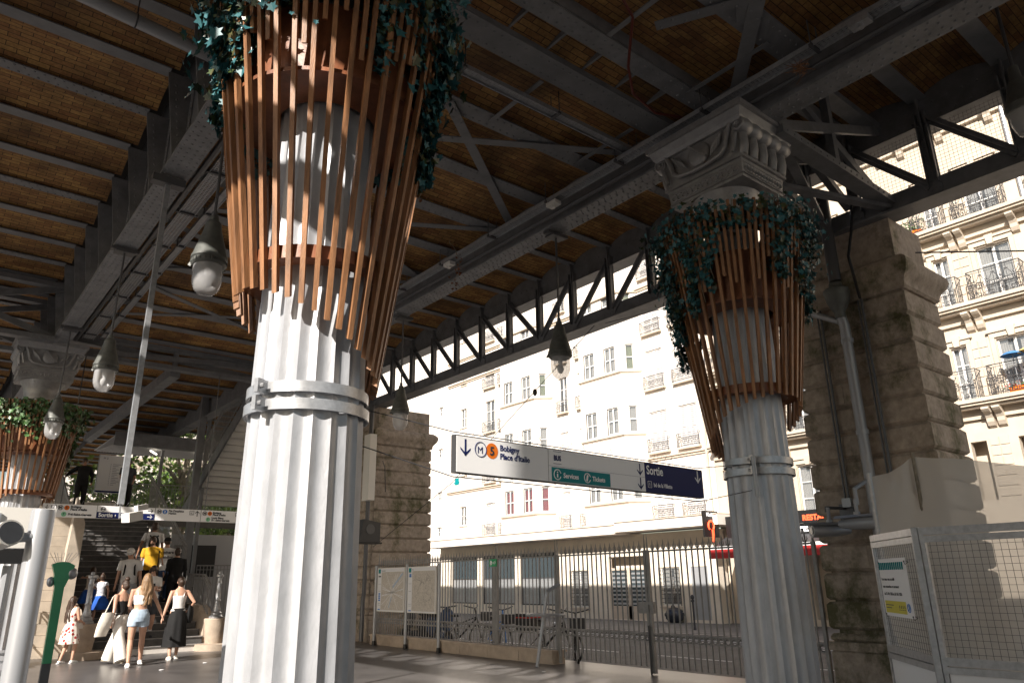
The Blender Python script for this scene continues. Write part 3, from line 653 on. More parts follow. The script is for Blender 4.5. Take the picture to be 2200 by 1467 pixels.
# ================================================================== PENDANT LAMPS
def lamp(loc, ztop, lab):
    t = thing('pendant_lamp', lab, 'lamp', (*loc, 5.03), group='pendant lamps under the viaduct'); K = dict(parent=t, local=True)
    MB().lathe([(.045, .10), (.05, .05), (.075, .03), (.082, 0), (.085, -.03), (.09, -.06), (.165, -.34), (.175, -.36), (.178, -.385), (.165, -.40), (.172, -.41), (.172, -.44), (.155, -.46), (.14, -.46)], n=28).build('hood', 'lampm', smooth=True, **K)
    b = MB()
    for k in range(24): a = 2*PI*k/24; b.bar((.170*math.cos(a), .17*math.sin(a), -.41), (.170*math.cos(a), .17*math.sin(a), -.44), .012, .012, (0, 1, 0))
    for a in (.4, 2.5, 4.6): b.bar((.165*math.cos(a), .165*math.sin(a), -.40), (.195*math.cos(a), .195*math.sin(a), -.45), .02, .03, (0, 0, 1))
    b.build('rim', 'lampm', **K)
    MB().lathe([(.142, -.455), (.145, -.50), (.145, -.60), (.138, -.66), (.115, -.72), (.07, -.765), (.0, -.78)], n=28, cap=False).build('glass', 'bulb', smooth=True, **K)
    MB().lathe([(.02, -.46), (.035, -.48), (.035, -.53), (.02, -.56), (.045, -.6), (.05, -.64), (.03, -.68), (0, -.70)], n=14, cap=False).build('bulb', 'white', smooth=True, **K)
    b = MB().tube([(0, 0, .09), (0, 0, .16)], .028, 8).tube([(0, 0, .15), (0, 0, ztop-5.03)], .016, 8); b.build('rod', 'pipe', smooth=True, **K)
    MB().box((-.20, -.06, ztop-5.03-.05), (.20, .06, ztop-5.03)).box((-.14, -.09, ztop-5.03-.08), (.14, .09, ztop-5.03-.05)).build('bracket', 'pipe', **K)
    return t
L1 = lamp((1.92, 7.22), 6.58, 'nearest pendant lamp left of the foreground planter')
def lamp2(loc, z, lab): 
    o = dup(L1, (*loc, z), label=lab); return o
lamp2((1.92, 12.04), 5.03, 'second pendant lamp in the left row, left of the steel pole')
lamp2((1.92, 16.7), 5.03, 'small far pendant lamp hanging before the far left planter')
lamp2((7.01, 7.49), 5.03, 'dark pendant lamp hanging against the bright building above the sign')
lamp2((7.05, 12.1), 5.03, 'far pendant lamp beside the foreground column and distant pier')
# re-seat the rods: lamps hang from the flange at 6.6 whatever their drop
# lamp on the truss at the top right corner
t = thing('pendant_lamp', 'cropped dark lamp in the truss at the right edge of the photo', 'lamp', (8.6, 1.72, 6.3), group='pendant lamps under the viaduct')
MB().lathe([(.05, .5), (.06, .35), (.09, .3), (.16, .02), (.18, 0), (.17, -.08)], n=24).build('hood', 'lampm', t, smooth=True, local=True)
MB().lathe([(.145, -.08), (.145, -.2), (.1, -.33), (0, -.38)], n=24, cap=False).build('glass', 'bulb', t, smooth=True, local=True)
MB().tube([(0, 0, .45), (0, 0, 1.5)], .02, 8).build('rod', 'pipe', t, smooth=True, local=True)

# ================================================================== CAMERA POLE, POSTS
t = thing('camera_pole', 'long square steel pole hanging from the left girder with a camera at its foot', 'pole', (1.86, 9.35, 6.58))
MB().box((1.83, 9.32, 2.38), (1.89, 9.38, 6.5)).build('tube', 'steel', t)
MB().box((1.66, 9.28, 6.46), (2.06, 9.42, 6.56)).build('clamp', 'pipe', t)
MB().bar((1.86, 9.36, 2.40), (1.86, 9.30, 2.22), .015, .02).bar((1.86, 9.3, 2.235), (1.99, 9.28, 2.235), .015, .02).build('arm', 'steel', t)
k = MB().bar((1.90, 9.2, 2.22), (2.06, 9.31, 2.26), .11, .10); k.build('housing', 'plastic', t)
MB().bar((2.0, 9.22, 2.33), (2.12, 9.28, 2.36), .06, .06).build('camera', 'plastic', t)
t = thing('grey_post', 'grey round post leaning into view at the lower left with a cylindrical sensor', 'post', (.495, 4.1, 0))
MB().lathe([(.050, 0), (.050, 1.83), (.047, 1.845), (0, 1.85)], n=24).build('post', 'pole', t, smooth=True, local=True)
MB().tube([(-.03, -.02, 1.72), (-.16, -.03, 1.71)], .022, 10).build('arm', 'pole', t, smooth=True, local=True)
s = MB().tube([(-.17, .06, 1.71), (-.12, -.07, 1.735)], .058, 20); s.build('sensor', 'plastic', t, smooth=True, local=True)
MB().tube([(-.12, -.0705, 1.735), (-.1185, -.0745, 1.736)], .05, 20).build('lens', 'greyc', t, local=True)
t = thing('information_screen', 'white housing of a screen behind the grey post, black below', 'screen', (.20, 4.32, 1.70))
MB().box((-.45, 0, -.02), (.375, .05, .17)).build('housing', 'plastic', t, local=True)
MB().box((-.45, -.01, -.09), (.36, .09, -.023)).build('screen_edge', 'black', t, local=True)
MB().box((.0, -.012, .03), (.15, -.002, .14)).build('plate', 'steel', t, local=True)
MB().tube([(.22, .04, -.1), (.22, .04, -1.70)], .02, 8).build('stand', 'pole', t, local=True, smooth=True)
t = thing('green_post', 'slim green topped post with a round mirror left of the girl', 'post', (1.03, 6.93, 0))
MB().box((-.03, -.025, 0), (.03, .025, .95)).build('lower_post', 'pipe', t, local=True)
MB().add([(-.03, -.026, .95), (.03, -.026, .95), (.03, .026, .95), (-.03, .026, .95), (-.032, -.026, 1.5), (.032, -.026, 1.5), (.032, .026, 1.5), (-.032, .026, 1.5)],
         [(3, 2, 1, 0), (4, 5, 6, 7), (0, 1, 5, 4), (1, 2, 6, 5), (2, 3, 7, 6), (3, 0, 4, 7)]).build('upper_post', 'green', t, local=True)
MB().prism([(-.034, -.03, 1.5), (.034, -.03, 1.5), (.085, -.03, 1.66), (.04, -.03, 1.685), (0, -.03, 1.69), (-.04, -.03, 1.685), (-.075, -.03, 1.67), (-.05, -.03, 1.6)], (0, .06, 0)).build('fan_head', 'green', t, local=True)
MB().ell((.075, .0, 1.6), (.04, .045, .045), 14, 8).build('mirror', 'steel', t, local=True, smooth=True); MB().ell((-.06, .02, 1.54), (.028, .035, .038), 14, 8).build('mirror', 'steel', t, local=True, smooth=True)
b = MB()
for k in range(9): b.bar((-.05+.012*k, 0, 1.68), (-.10+.026*k, .02*(-1)**k, 1.76), .003, .003)
b.build('bird_spikes', 'steel', t, local=True)

# ================================================================== HANGING SIGN
def arrow(b, x, z, s, d, y=-.003):
    """flat arrow in the XZ plane"""
    D = {'d': (0, -1), 'u': (0, 1), 'r': (1, 0), 'l': (-1, 0)}[d]; P = (-D[1], D[0]); w_ = s*.13
    q = lambda u, v: (x+D[0]*u+P[0]*v, y, z+D[1]*u+P[1]*v)
    b.prism([q(-s/2, -w_/2), (q(s/2-.02*s, -w_/2)), q(s/2-.02*s, w_/2), q(-s/2, w_/2)], (0, .0012, 0))
    for e in (-1, 1): b.prism([q(s/2, 0), q(s/2-.38*s, e*.38*s), q(s/2-.38*s-w_*.9, e*.38*s), q(s/2-w_*1.4, 0)], (0, .0013+.0002*e, 0))
def disc(b, x, z, r, y=-.002, t=.001, n=32):
    b.prism([(x+r*math.cos(2*PI*k/n), y, z+r*math.sin(2*PI*k/n)) for k in range(n)], (0, t, 0))
UX = (1, 0, 0)
sg = thing('hanging_sign', 'long white and navy direction sign hung on wires between the columns, reading Sortie', 'sign', (2.85, 4.12, 2.20), R(3.2))
K = dict(parent=sg, local=True)
HH = .262
MB().box((-.006, 0, 0), (2.94, .05, HH)).build('sign_case', 'dark', **K)
MB().box((0, -.003, .006), (.885, 0, HH-.008)).box((.891, -.003, .006), (2.065, 0, HH-.008)).build('white_panel', 'white', **K)
MB().box((2.067, -.003, .004), (2.94, 0, HH-.004)).build('navy_panel', 'navy', **K)
MB().box((.92, -.005, .012), (1.60, -.0035, .118)).build('teal_panel', 'teal', **K)
b = MB(); arrow(b, .078, .178, .118, 'd', -.0045); arrow(b, 2.0, .19, .10, 'd', -.0045); arrow(b, 2.0, .07, .10, 'd', -.0045)
b.ring((.215, -.004, .178), .052, .003, 'y', 32)
b.box((.94, -.0045, .238), (1.03, -.0035, .241)).box((.94, -.0045, .145), (1.03, -.0035, .148)).box((.893, -.0042, .126), (2.063, -.0035, .1275))
b.build('pictogram', 'navy', **K)
b = MB(); disc(b, .32, .178, .056, -.0045); b.build('line_badge', 'orange', **K)
text('M', 'navy', sg, (.184, -.0045, .150), UX, .050); text('5', 'ink', sg, (.298, -.0065, .148), UX, .062, bold=.002)
text('Bobigny', 'navy', sg, (.395, -.0045, .188), UX, .043, bold=.0014); text("Place d'Italie", 'navy', sg, (.395, -.0045, .128), UX, .043, bold=.0014)
text('BUS', 'navy', sg, (.945, -.0045, .172), UX, .040, bold=.0018, sx=.85)
text('Services', 'white', sg, (1.045, -.0065, .045), UX, .038, bold=.0013); text('Tickets', 'white', sg, (1.38, -.0065, .045), UX, .038, bold=.0013)
b = MB().ring((.98, -.0065, .064), .038, .0045, 'y', 24, .3, 2*PI-.4).ring((1.32, -.0065, .064), .036, .0045, 'y', 24, .3, 2*PI-.4)
b.box((.974, -.0075, .042), (.986, -.0055, .070)).box((.974, -.0075, .077), (.986, -.0055, .088)).bar((1.312, -.0065, .04), (1.324, -.0065, .088), .002, .018, (1, 0, 0)); arrow(b, 2.86, .19, .115, 'd', -.0045)
for p, q in (((2.10, .045), (2.15, .045)), ((2.15, .045), (2.15, .098)), ((2.15, .098), (2.10, .098)), ((2.10, .098), (2.10, .045))): b.bar((p[0], -.0045, p[1]), (q[0], -.0045, q[1]), .002, .003, (1, 0, 1))
b.build('pictogram', 'white', **K)
text('Sortie', 'white', sg, (2.09, -.0045, .160), UX, .078, bold=.002, sx=.9); text('1', 'white', sg, (2.113, -.0045, .055), UX, .034); text('bd de la Villette', 'white', sg, (2.18, -.0045, .055), UX, .036, sx=.85, bold=.001)
b = MB(); rr = random.Random(3)
for k in range(75):
    x = .05+2.84*k/75; b.bar((x, .045, HH), (x+rr.gauss(0, .035), .045+rr.gauss(0, .04), HH+.085), .0016, .0016)
b.box((0, .035, HH), (2.94, .055, HH+.006)); b.build('bird_spikes', 'steel', **K)
b = MB()
for x in (.12, .55, 1.0, 1.12, 2.0, 2.5, 2.88): b.ring((x, .045, HH+.012), .012, .002, 'y', 8).ring((x, .045, -.012), .012, .002, 'y', 8)
b.build('ring_bolt', 'iron', **K)
def wire(pts, lab, r=.004, name='wire', cat='wire'):
    return MB().tube(pts, r, 5).build(name, 'iron', label=lab, category=cat)
zt, zb_ = 2.20+HH+.024, 2.176
e2 = (2.85+2.94*math.cos(R(3.2)), 4.12+2.94*math.sin(R(3.2)))
wire([(2.22, 4.40, 2.62), (2.85, 4.16, zt), (e2[0], e2[1]+.045, zt), (6.65, 4.32, 2.60)], 'upper support wire of the hanging sign')
wire([(2.24, 4.36, 2.36), (2.85, 4.16, zb_), (e2[0], e2[1]+.045, zb_), (6.64, 4.32, 2.33)], 'lower support wire of the hanging sign')
t = thing('wire_anchor', 'vertical steel tube clamped to the right column holding the sign wires', 'anchor', (6.58, 4.24, 2.2))
MB().tube([(6.57, 4.22, 2.26), (6.57, 4.22, 2.66)], .022, 10).build('tube', 'pole', t, smooth=True)
MB().bar((6.57, 4.24, 2.52), (6.66, 4.3, 2.52), .03, .04).bar((6.57, 4.24, 2.60), (6.66, 4.3, 2.60), .03, .04).build('clamp', 'iron', t)
wire([(10.0, 9.6, 6.34), (9.9, 11.6, 5.2), (9.95, 14.6, 3.7), (10.0, 18.4, 2.4)], 'slack cable falling from the truss to the left behind the sign', .008)
MB().ell((9.9, 11.4, 5.28), (.04, .06, .08), 8, 6).build('cable_clip', 'black', label='small black clip halfway along the slack cable', category='clip')
wire([(10.6, 4.1, 6.0), (13, 1.0, 5.6), (18, -4, 5.5)], 'single thin wire crossing before the stone building at the right', .012)
wire([(9.95, 9.3, 6.25), (10.4, 5.2, 6.05)], 'thin wire sloping up behind the lamp to the right planter', .008)

# ================================================================== FENCE, WALL AND GATES
def fence(y0, y1, zb, zt, post_lab, X=9.95, rail2=.52, nb=None, lock=False, sp=.118, foot=0):
    t = thing('iron_fence' if not lock else 'iron_gate', post_lab, 'fence' if not lock else 'gate', (X, y1, 0), group=None)
    n = int(round((y1-y0)/sp)); sp = (y1-y0)/n; br = .0145 if lock else .011; b = MB(); c = MB(); rg = MB()
    for k in range(1, n):
        y = y0+sp*k
        b.tube([(X, y, zb), (X, y, zt+.10), (X, y, zt+.19)], [br, br, .001], 6)
        for e in (-1, 1): c.tube([(X, y, zt+.02), (X, y+e*.028, zt+.035), (X, y+e*.036, zt+.07), (X, y+e*.03, zt+.11)], [.010, .010, .008, .002], 5)
    for k in range(n): rg.ring((X, y0+sp*(k+.5), rail2+.048), sp*.36, .010, 'x', 12)
    b.build('bars', 'fence', t, kind='stuff') if n > 100 else b.build('bars', 'fence', t)
    c.build('spear_scrolls', 'fence', t)
    rg.box((X-.012, y0, rail2-.015), (X+.012, y1, rail2+.002)).box((X-.012, y0, rail2+.094), (X+.012, y1, rail2+.112))
    rg.build('ring_band', 'fence', t)
    MB().box((X-.02, y0, zt-.014), (X+.02, y1, zt+.014)).build('rail', 'fence', t)
    if not lock: MB().box((X-.016, y0, zb), (X+.016, y1, zb+.02)).build('rail', 'fence', t)
    for y in (y0, y1): MB().box((X-.025, y-.025, foot), (X+.025, y+.025, zt+.02)).tube([(X, y, zt+.02), (X, y, zt+.3)], [.02, .003], 6).build('post', 'fence', t)
    return t
fence(12.88, 17.9, .24, 1.93, 'iron fence behind the two map panels, on the stone base', foot=.24, sp=.112)
fence(10.98, 12.82, .24, 1.93, 'iron fence section with the green exit sign, on the stone base', foot=.24, sp=.112)
fence(8.70, 10.92, .12, 1.93, 'left leaf of the tall iron gate to the street', lock=True, foot=.02)
fence(5.6, 8.64, .12, 1.93, 'right leaf of the tall iron gate, running behind the fluted column', lock=True, foot=.02)
MB().box((9.86, 8.52, .94), (9.92, 8.84, 1.12)).box((9.84, 8.60, .96), (9.86, 8.72, 1.08)).build('gate_lock', 'fence', label='square lock box between the two gate leaves', category='lock')
MB().tube([(9.88, 8.66, -.02), (9.88, 8.66, .75)], .014, 8).ring((9.87, 8.70, .55), .03, .006, 'x', 10).build('gate_bolt', 'iron', smooth=True, label='black drop bolt at the foot of the gate', category='bolt')
t = thing('low_wall', 'low pale stone plinth wall under the iron fence', 'wall', (9.95, 14.4, 0))
for k in range(7): y = 10.98+k; MB().box((9.80, y, 0), (10.12, y+.992, .20)).build('block', 'stone2', t)
MB().box((9.77, 10.95, .203), (10.15, 17.98, .24)).build('coping', 'stone2', t)
t = thing('exit_sign', 'small green emergency exit sign on the fence post', 'sign', (9.93, 12.9, 1.85))
MB().box((9.89, 12.78, 1.78), (9.905, 13.02, 1.93)).build('plate', 'green', t)
b = MB(); X_ = 9.888
b.box((X_-.001, 12.93, 1.81), (X_, 12.99, 1.90)); b.bar((X_, 12.91, 1.855), (X_, 12.86, 1.855), .014, .002, (1, 0, 0)).bar((X_, 12.86, 1.88), (X_, 12.835, 1.855), .01, .002, (1, 0, 0)).bar((X_, 12.86, 1.83), (X_, 12.835, 1.855), .01, .002, (1, 0, 0))
b.bar((X_, 12.83, 1.89), (X_, 12.80, 1.86), .01, .002, (1, 0, 0)).bar((X_, 12.83, 1.83), (X_, 12.80, 1.86), .01, .002, (1, 0, 0)); b.build('pictogram', 'white', t)
MB().box((9.93, 12.81, .3), (9.99, 12.95, 1.78)).build('mount', 'fence', t)
# map panels
def mappanel(y0, y1, lab, kind, seed):
    t = thing('map_panel', lab, 'map panel', (9.72, (y0+y1)/2, 0)); X = 9.70
    MB().box((X, y0, .80), (X+.035, y1, 1.84)).build('frame', 'plastic', t)
    MB().box((X-.002, y0+.02, .82), (X-.0005, y1-.02, 1.82)).build('sheet', 'paper', t)
    MB().box((X-.0035, y0+.03, .84), (X-.0022, y1-.20, 1.74)).build('map', 'mapg', t)
    rr = random.Random(seed); b = MB(); w_ = MB(); bl = MB()
    ya, yb, za, zb = y0+.03, y1-.21, .845, 1.735
    def seg(m, p, q, wd, xo):
        (py, pz), (qy, qz) = p, q
        m.bar((X+xo, py, pz), (X+xo, qy, qz), wd, .0006, (1, 0, 0))
    cy, cz = (ya+yb)/2, 1.25
    if kind == 0:
        for k in range(9):
            a = rr.uniform(0, PI); L1_ = .9; ca, sa = math.cos(a), math.sin(a)
            f = min((yb-cy)/max(abs(ca), .01), (zb-cz)/max(abs(sa), .01), L1_)*.95; g = min((cy-ya)/max(abs(ca), .01), (cz-za)/max(abs(sa), .01))*.95
            seg(w_, (cy-ca*g, cz-sa*g), (cy+ca*f, cz+sa*f), .012, -.0042)
        seg(bl, (cy-.02, cz+.12), (ya+.05, zb-.04), .05, -.0046); seg(bl, (cy+.15, za+.05), (cy+.02, cz-.1), .03, -.0046)
        bl.build('canal', 'jean', t)
    for k in range(60 if kind else 36):
        py, pz = rr.uniform(ya+.1, yb-.1), rr.uniform(za+.1, zb-.1); a = rr.uniform(0, PI); L_ = rr.uniform(.03, .095)
        seg(b if kind else w_, (py-L_*math.cos(a), pz-L_*math.sin(a)), (py+L_*math.cos(a), pz+L_*math.sin(a)), .003 if kind else .006, -.0042-.0001*(k % 5))
    (w_ if not kind else b).build('streets', 'paper' if not kind else 'greyc', t)
    c = MB().box((X-.0045, y1-.15, 1.71), (X-.0023, y1-.04, 1.81)); c.build('line_logo', 'teal', t)
    c = MB()
    for z in ([1.05, 1.10, 1.15, 1.20] if not kind else [1.60, 1.64]): c.box((X-.0035, y1-.16, z), (X-.0023, y1-.07, z+.035))
    c.box((X-.0035, y1-.17, .835), (X-.0023, y1-.06, .86)); c.build('blue_blocks', 'blue2', t)
    c = MB()
    for z in [1.62, 1.45, 1.28, .99, .95]: c.box((X-.0035, y1-.17, z), (X-.0023, y1-.05, z+(.03 if z > 1.6 and not kind else .005)))
    c.build('legend', 'ink', t)
    text('Plan du quartier' if not kind else 'Paris', 'ink', t, (X-.003, y1-.19, 1.76), (0, -1, 0), .026, sx=.9)
    return t
def toloc(o, t):
    pass
mappanel(16.18, 17.50, 'left street map panel in a pale frame before the fence', 0, 2)
mappanel(14.80, 16.02, 'right area map panel in a pale frame before the fence', 1, 5)
for o in [x for x in C.objects if x.name.startswith('lettering') and x.parent and x.parent.name.startswith('map_panel')]:
    l_ = FR[o.parent.name][0]
    for v in o.data.vertices: v.co -= l_
for i, y in enumerate((17.62, 16.10, 14.68)):
    t = thing('panel_post', ['left support post of the map panels', 'middle support post between the map panels', 'right support post of the map panels'][i], 'post', (9.72, y, 0))
    MB().tube([(9.72, y, 0.03), (9.72, y, 1.9)], .036, 12).build('tube', 'pole', t, smooth=True); MB().lathe([(.05, 0), (.045, .08), (.04, .1)], (9.72, y, 0), 12).build('foot', 'black', t)
# leaning sign frame with oval ring
t = thing('metal_stand', 'leaning grey metal stand with a flat oval ring by the gate', 'stand', (9.38, 10.9, 0))
MB().bar((9.38, 10.93, 0), (9.55, 10.80, 1.28), .06, .03, (1, 0, 0)).bar((9.55, 10.80, 1.28), (9.80, 10.72, 1.42), .06, .03, (1, 0, 0)).build('leg', 'steel', t)
b = MB(); pts = [(9.5+.20*math.cos(a)+.16*math.sin(a), 10.80+.30*math.cos(a)*-1+.1*math.sin(a), .88) for a in [2*PI*k/24 for k in range(25)]]
b.tube(pts, .022, 6, cap=False); b.build('oval_ring', 'steel', t, smooth=True)

# ================================================================== BICYCLES AND STREET THINGS
def bike(loc, rz, lab, box=False, col='black'):
    t = thing('bicycle', lab, 'bicycle', loc, rz); K = dict(parent=t, local=True)
    for y in (-.52, .52):
        w_ = MB().ring((0, y, .33), .32, .022, 'x', 28, m=6); w = w_.build('wheel', 'black', smooth=True, **K)
        s = MB()
        for k in range(12): a = 2*PI*k/12; s.bar((0, y, .33), (0, y+.3*math.cos(a), .33+.3*math.sin(a)), .003, .003, (1, 0, 0))
        s.ring((0, y, .33), .30, .006, 'x', 24).build('spokes', 'steel', parent=w, local=True)
    f = MB().tube([(0, .52, .33), (0, .38, .85), (0, .34, .98)], .018, 6).tube([(0, .40, .78), (0, -.12, .32)], .022, 6).tube([(0, -.12, .32), (0, -.2, .78)], .018, 6).tube([(0, .40, .80), (0, -.17, .62)], .015, 6).tube([(0, -.12, .32), (0, -.52, .33), (0, -.17, .62)], .012, 6)
    f.build('frame', col, smooth=True, **K)
    MB().tube([(-.30, .22, 1.06), (-.16, .30, 1.02), (0, .34, .99), (.16, .30, 1.02), (.30, .22, 1.06)], .014, 6).build('handlebar', 'black', smooth=True, **K)
    MB().ell((0, -.23, .82), (.07, .14, .035), 10, 6).build('saddle', 'black', smooth=True, **K)
    MB().ring((0, -.12, .32), .09, .012, 'x', 14).bar((0.05, -.12, .32), (.05, -.02, .2), .02, .02).bar((-.05, -.12, .32), (-.05, -.22, .44), .02, .02).build('crank', 'steel', **K)
    if box: MB().box((-.2, -.75, .62), (.2, -.40, .95)).build('carrier_box', 'black', **K); MB().box((-.203, -.753, .86), (.203, -.397, .885)).build('box_stripe', 'red', **K)
    else:
        MB().box((-.14, .60, .72), (.14, .84, .92)).build('basket', 'iron', **K)
    return t
bike((10.9, 15.4, -.12), R(200), 'black bicycle with basket parked just right of the map panels')
bike((10.8, 13.95, -.12), R(165), 'bicycle with raised handlebar parked behind the exit sign post', col='blue2')
bike((10.65, 12.0, -.12), R(188), 'delivery bicycle with black red striped box next to the gate', box=True)
bike((10.75, 11.35, -.12), R(140), 'dark bicycle leaning beside the gate post with its wheel turned')
def scooter(loc, rz, lab, col):
    t = thing('scooter', lab, 'scooter', loc, rz); K = dict(parent=t, local=True)
    for y in (-.55, .55): MB().ring((0, y, .24), .18, .055, 'x', 20, m=8).build('wheel', 'black', smooth=True, **K)
    MB().ell((0, -.35, .55), (.18, .45, .26), 16, 10).ell((0, .1, .32), (.15, .4, .1), 12, 8).build('body', col, smooth=True, **K)
    MB().ell((0, -.3, .82), (.15, .36, .08), 14, 8).build('saddle', 'black', smooth=True, **K)
    MB().tube([(0, .55, .24), (0, .42, .7), (0, .36, 1.0)], [.03, .05, .03], 8).ell((0, .42, .72), (.2, .06, .28), 12, 8).build('front_shield', col, smooth=True, **K)
    MB().tube([(-.33, .28, 1.03), (0, .36, 1.0), (.33, .28, 1.03)], .018, 6).build('handlebar', 'black', smooth=True, **K)
    MB().ell((0, .46, .95), (.07, .05, .06), 10, 6).build('headlight', 'pane', smooth=True, **K)
scooter((10.95, 17.4, -.12), R(10), 'dark scooter parked behind the left map panel', 'greyc')
scooter((10.9, 16.4, -.12), R(170), 'blue scooter parked behind the right map panel', 'bluejean')
t = thing('bollard', 'slim dark bollard with ball top on the far pavement', 'bollard', (19, 14.84, 0))
MB().lathe([(.05, 0), (.04, .05), (.03, .1), (.03, .78), (.05, .8), (.05, .84), (.03, .86), (.055, .90), (.06, .94), (.03, .99), (0, 1.0)], n=14).build('post', 'iron', t, smooth=True, local=True)
t = thing('bin_bag', 'crumpled dark bin bag slumped against the far wall', 'bin bag', (21.5, 17.8, 0))
b = MB().ell((21.6, 17.7, .24), (.28, .36, .26), 20, 14); rr = random.Random(5)
for v in b.v:
    v += V((rr.gauss(0, .018), rr.gauss(0, .02), rr.gauss(0, .015))); v.z = max(v.z, .005)
b.build('bag', 'bagp', t, smooth='all'); MB().ell((21.6, 17.75, .52), (.06, .08, .07), 8, 6).build('knot', 'bagp', t)
MB().ell((18.6, 20.6, .03), (.1, .2, .04), 8, 5).build('crumpled_paper', 'paper', label='scrap of white paper lying on the far kerb', category='litter')

# ================================================================== BUILDINGS ACROSS THE STREET
def wall(b, X, y0, y1, z0, z1, ops, dep=.22):
    ys = sorted({y0, y1, *[o[0] for o in ops], *[o[1] for o in ops]}); zs = sorted({z0, z1, *[o[2] for o in ops], *[o[3] for o in ops]})
    ys = [y for y in ys if y0 <= y <= y1]; zs = [z for z in zs if z0 <= z <= z1]
    for a, c in zip(ys[:-1], ys[1:]):
        for e, g in zip(zs[:-1], zs[1:]):
            my, mz = (a+c)/2, (e+g)/2
            if any(o[0] < my < o[1] and o[2] < mz < o[3] for o in ops): continue
            b.add([(X, a, e), (X, c, e), (X, c, g), (X, a, g)], [(0, 3, 2, 1)])
    for a, c, e, g in ops:
        D = X+dep
        b.add([(X, a, e), (X, c, e), (X, c, g), (X, a, g), (D, a, e), (D, c, e), (D, c, g), (D, a, g)], [(0, 1, 5, 4), (1, 2, 6, 5), (2, 3, 7, 6), (3, 0, 4, 7)])
def window(par, X, a, c, e, g, kind='win', cur=None, lean=0):
    """kind win: casement with mullions; shut: louvred shutters"""
    if kind == 'shut':
        b = MB(); m = (a+c)/2
        for p, q in ((a, m-.006), (m+.006, c)):
            b.box((X+.05, p, e), (X+.07, p+.035, g)).box((X+.05, q-.035, e), (X+.07, q, g)).box((X+.05, p+.035, e), (X+.07, q-.035, e+.06)).box((X+.05, p+.035, g-.05), (X+.07, q-.035, g)).box((X+.05, p+.035, (e+g)/2-.03), (X+.07, q-.035, (e+g)/2+.03))
            n = int((g-e)/.075)
            for k in range(n): z = e+(g-e)*(k+.5)/n; b.add([(X+.055, p+.035, z-.02), (X+.055, q-.035, z-.02), (X+.075, q-.035, z+.022), (X+.075, p+.035, z+.022)], [(0, 3, 2, 1)])
        b.box((X+.085, a, e), (X+.09, c, g))
        return b.build('shutter', 'shutter', par)
    b = MB(); t_ = .045
    b.box((X+.08, a, e), (X+.12, a+t_, g)).box((X+.08, c-t_, e), (X+.12, c, g)).box((X+.08, a+t_, e), (X+.12, c-t_, e+t_)).box((X+.08, a+t_, g-t_), (X+.12, c-t_, g))
    m = (a+c)/2
    if c-a > .38: b.box((X+.075, m-.035, e+t_), (X+.12, m+.035, g-t_))
    nz = 2 if g-e < 1.3 else 3
    for k in range(1, nz):
        z = e+(g-e)*k/nz
        if c-a > .38: b.box((X+.085, a+t_, z-.012), (X+.11, m-.035, z+.012)).box((X+.085, m+.035, z-.012), (X+.11, c-t_, z+.012))
        else: b.box((X+.085, a+t_, z-.012), (X+.11, c-t_, z+.012))
    fr = b.build('window', 'wframe', par)
    MB().box((X+.098, a+t_, e+t_), (X+.10, c-t_, g-t_)).build('pane', 'pane', fr)
    if cur:
        q = MB(); w2 = (c-a)/2
        for s0, s1 in ((a+.02, a+w2*.75), (c-w2*.75, c-.02)):
            n = 10; vs = []
            for k in range(n+1): y = s0+(s1-s0)*k/n; x = X+.16+.012*(k % 2); vs += [(x, y, e+.02), (x, y, g-.02)]
            q.add(vs, [(2*k, 2*k+1, 2*k+3, 2*k+2) for k in range(n)])
        q.build('curtain', cur, fr)
    return fr
def rail(par, X, a, c, z, h=.5, scroll=0, dep=.12, nm='balcony_railing'):
    b = MB(); x = X-dep
    b.bar((x, a, z+h), (x, c, z+h), .03, .02).bar((x, a, z+.05), (x, c, z+.05), .02, .012).bar((x, a, z+h-.07), (x, c, z+h-.07), .014, .01)
    for y in (a, c): b.bar((x, y, z), (x, y, z+h), .02, .02, (0, 1, 0)).bar((x, y, z+h), (X, y, z+h), .02, .02).bar((x, y, z+.05), (X, y, z+.05), .015, .015)
    if scroll:
        n = max(1, int(round((c-a)/.36))); s = (c-a)/n
        for k in range(n):
            yc = a+s*(k+.5); 
            for e in (-1, 1):
                pts = []
                for j in range(22): an = j/21*3.2*PI; rr = .11*(1-.75*j/21); pts.append((x, yc+e*(.09-rr*math.cos(an)), z+h*.42+rr*math.sin(an)))
                b.tube(pts, .009, 4)
                b.ring((x, yc+e*.085, z+.11), .045, .008, 'x', 8)
                b.tube([(x, yc, z+.05), (x, yc+e*.05, z+h*.6), (x, yc+e*.14, z+h*.78)], .008, 4); b.ell((x, yc+e*.14, z+h*.8), (.012, .025, .022), 6, 4)
            b.bar((x, yc, z+.05), (x, yc, z+h-.07), .012, .012, (0, 1, 0)); b.bar((x, yc-s/2, z+.05), (x, yc-s/2, z+h), .012, .012, (0, 1, 0)); b.ring((x, yc, z+h*.2), .035, .007, 'x', 8)
            b.ell((x, yc, z+h*.62), (.014, .03, .045), 6, 4)
        if dep > .2:
            for y in (a, c):
                for u in (.25, .5, .75): b.bar((X-dep*u, y, z+.05), (X-dep*u, y, z+h), .01, .01, (0, 1, 0))
                b.ring((X-dep*.5, y, z+h*.45), dep*.3, .008, 'y', 12)
    else:
        n = int((c-a)/.065)
        for k in range(1, n): y = a+(c-a)*k/n; b.bar((x, y, z+.05), (x, y, z+h-.07), .008, .008, (0, 1, 0))
        m = max(2, int((c-a)/.2))
        for k in range(m): b.ring((x, a+(c-a)*(k+.5)/m, z+h*.45), .07, .007, 'x', 10)
    return b.build(nm, 'iron', par)
B1 = thing('apartment_building', 'pale rendered apartment building with bow windows and grey shutters across the street', 'building', (22.5, 24, 0))
